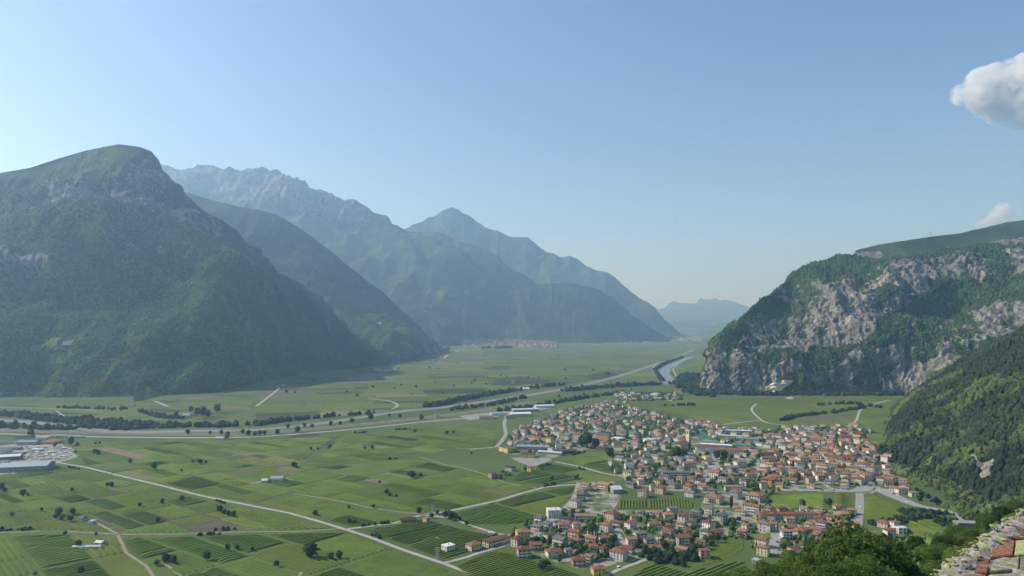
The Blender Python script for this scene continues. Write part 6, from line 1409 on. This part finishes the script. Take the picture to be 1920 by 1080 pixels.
# bare pale scree at the foot of the crags
lo_ = [(1424, 743), (1434, 743), (1446, 742), (1458, 738)]; up_ = [(1434, 727), (1446, 719), (1466, 714), (1492, 711)]
V = []
for j in range(9):
    for i in range(13):
        t, v = i / 12, j / 8; lx = np.interp(t * 3, range(4), [p[0] for p in lo_]); ly = np.interp(t * 3, range(4), [p[1] for p in lo_]); ux = np.interp(t * 3, range(4), [p[0] for p in up_]); uy = np.interp(t * 3, range(4), [p[1] for p in up_])
        qx, qy = lx + (ux - lx) * v + rw.normal(0, 1.1), ly + (uy - ly) * v + rw.normal(0, .8); V.append(far(qx, qy, surf_Y(SURF_L[7], qx, min(qy, 736)) - 8 + rw.normal(0, 3.0)))
idx = np.arange(9 * 13).reshape(9, 13); obj('scree_slope', mesh_np('scree_slope', V, np.stack([idx[:-1, :-1], idx[:-1, 1:], idx[1:, 1:], idx[1:, :-1]], -1).reshape(-1, 4), plain_mat('pale_scree', (0.70, 0.60, 0.45), .3, .08)), kind='structure', label='bare pale scree below the crags')

# ------------------------------------------------------------ cars and lorries
CARC = [('white', (0.75, 0.75, 0.74)), ('silver', (0.45, 0.46, 0.47)), ('red', (0.35, 0.03, 0.03)), ('dark grey', (0.06, 0.06, 0.065)), ('blue', (0.05, 0.10, 0.25))]
MCAR = [plain_mat('car_paint_' + n.replace(' ', '_'), c, .05, 1, rough=.3, spec=.5) for n, c in CARC]; M_TYRE = plain_mat('tyre', (0.02, 0.02, 0.02), .1, 5)
def carproto(ci):
    o = empty('car', (0, 0, 0), cat='car'); prof = [(-2.1, .35), (2.1, .35), (2.15, .8), (1.2, .95), (.6, 1.42), (-1.2, 1.45), (-1.9, .98), (-2.15, .85)]
    b = MB(); n = len(prof); b.add([(x, -.85 if z < 1 else -.68, z) for x, z in prof] + [(x, .85 if z < 1 else .68, z) for x, z in prof], [tuple(range(n - 1, -1, -1)), tuple(range(n, 2 * n))] + [(i, (i + 1) % n, n + (i + 1) % n, n + i) for i in range(n)]); b.build('body', MCAR[ci], o)
    b = MB()
    for s in (-1, 1): b.add([(.95, s * .80, 1.0), (.5, s * .72, 1.36), (-1.1, s * .72, 1.38), (-1.6, s * .80, 1.02)], [(0, 1, 2, 3)])
    b.build('side_window', M_GLASS, o)
    for x in (-1.3, 1.3):
        for s in (-1, 1):
            b = MB(); b.v = [(x + .32 * cos(k * pi / 4), s * .82 + dy, .32 + .32 * sin(k * pi / 4)) for dy in (-.1, .1) for k in range(8)]; b.f = [(k, (k + 1) % 8, 8 + (k + 1) % 8, 8 + k) for k in range(8)] + [tuple(range(8)), tuple(range(15, 7, -1))]; b.build('wheel', M_TYRE, o)
    return o
protos = {}
def put_car(px, py, ci, yaw, place):
    if ci not in protos: o = protos[ci] = carproto(ci)
    else:
        s = protos[ci]; o = s.copy(); COL.objects.link(o)
        for ch_ in s.children: c = ch_.copy(); COL.objects.link(c); c.parent = o
    x, y, _z = at(px, py); o.location = (x, y, .3); o.rotation_euler = (0, 0, radians(yaw)); o['label'] = f'{CARC[ci][0]} car {place}'; o['group'] = 'cars in and around the village'
for t in [(1578, 919, 0, 0, 'parked nearest the long garden wall'), (1563, 919.5, 1, 3, 'parked on the street above the striped vineyard'), (1542, 920, 2, 0, 'on the street above the striped vineyard'), (1590, 918.5, 3, 0, 'at the end of the street above the vineyard'), (1641, 926, 2, -30, 'turning into the wide road'), (1700, 942, 0, -30, 'parked at the far end of the wide road'), (1690, 934, 1, -30, 'parked along the wide road'),
          (1683, 930, 0, -30, 'parked in the middle of the wide road row'), (1676, 927, 4, -30, 'parked first in the wide road row'), (1612, 952, 0, 80, 'parked on the side yard road'), (1606, 966, 3, 80, 'parked lower on the side yard road'), (1457, 1017, 3, 84, 'driving up the straight grey street'), (1161, 1064, 0, 35, 'on the lane below the bend'), (1385, 936, 0, -45, 'parked by the diagonal street'), (1345, 905, 1, 60, 'on the wide grey street'), (1336, 876, 0, 60, 'higher on the wide grey street'),
          (1021, 913.5, 2, 35, 'on the pale side road'), (820, 1011, 0, 0, 'standing by the white modern villa'), (930, 1001, 1, 20, 'parked on the farm lane'), (211, 887.5, 3, -38, 'on the long farm road')]: put_car(*t)
def lorry(px, py, yaw, col, lab):
    x, y, _z = at(px, py); o = empty('lorry', (x, y, .3), radians(yaw), label=lab, cat='lorry', group='lorries on the highway')
    b = MB(); b.box(-6.5, 5.6, -1.25, 1.25, 1.1, 4.0); b.build('trailer', MCAR[col], o); b = MB(); b.box(6.0, 8.2, -1.2, 1.2, .6, 3.4); b.build('cab', MCAR[0], o)
    for q in (-5.5, -4.2, 4.6, 7.0):
        b = MB(); b.box(q - .45, q + .45, -1.24, 1.24, 0, .95); b.build('wheel', M_TYRE, o)
NM = ['first', 'second', 'third', 'fourth', 'fifth', 'sixth', 'seventh']
for i in range(7): lorry(102 + i * 8.2, 818.6 + i * .35, 1, 0, f'white lorry, {NM[i]} from the orange roof in the highway row')
give_labels()
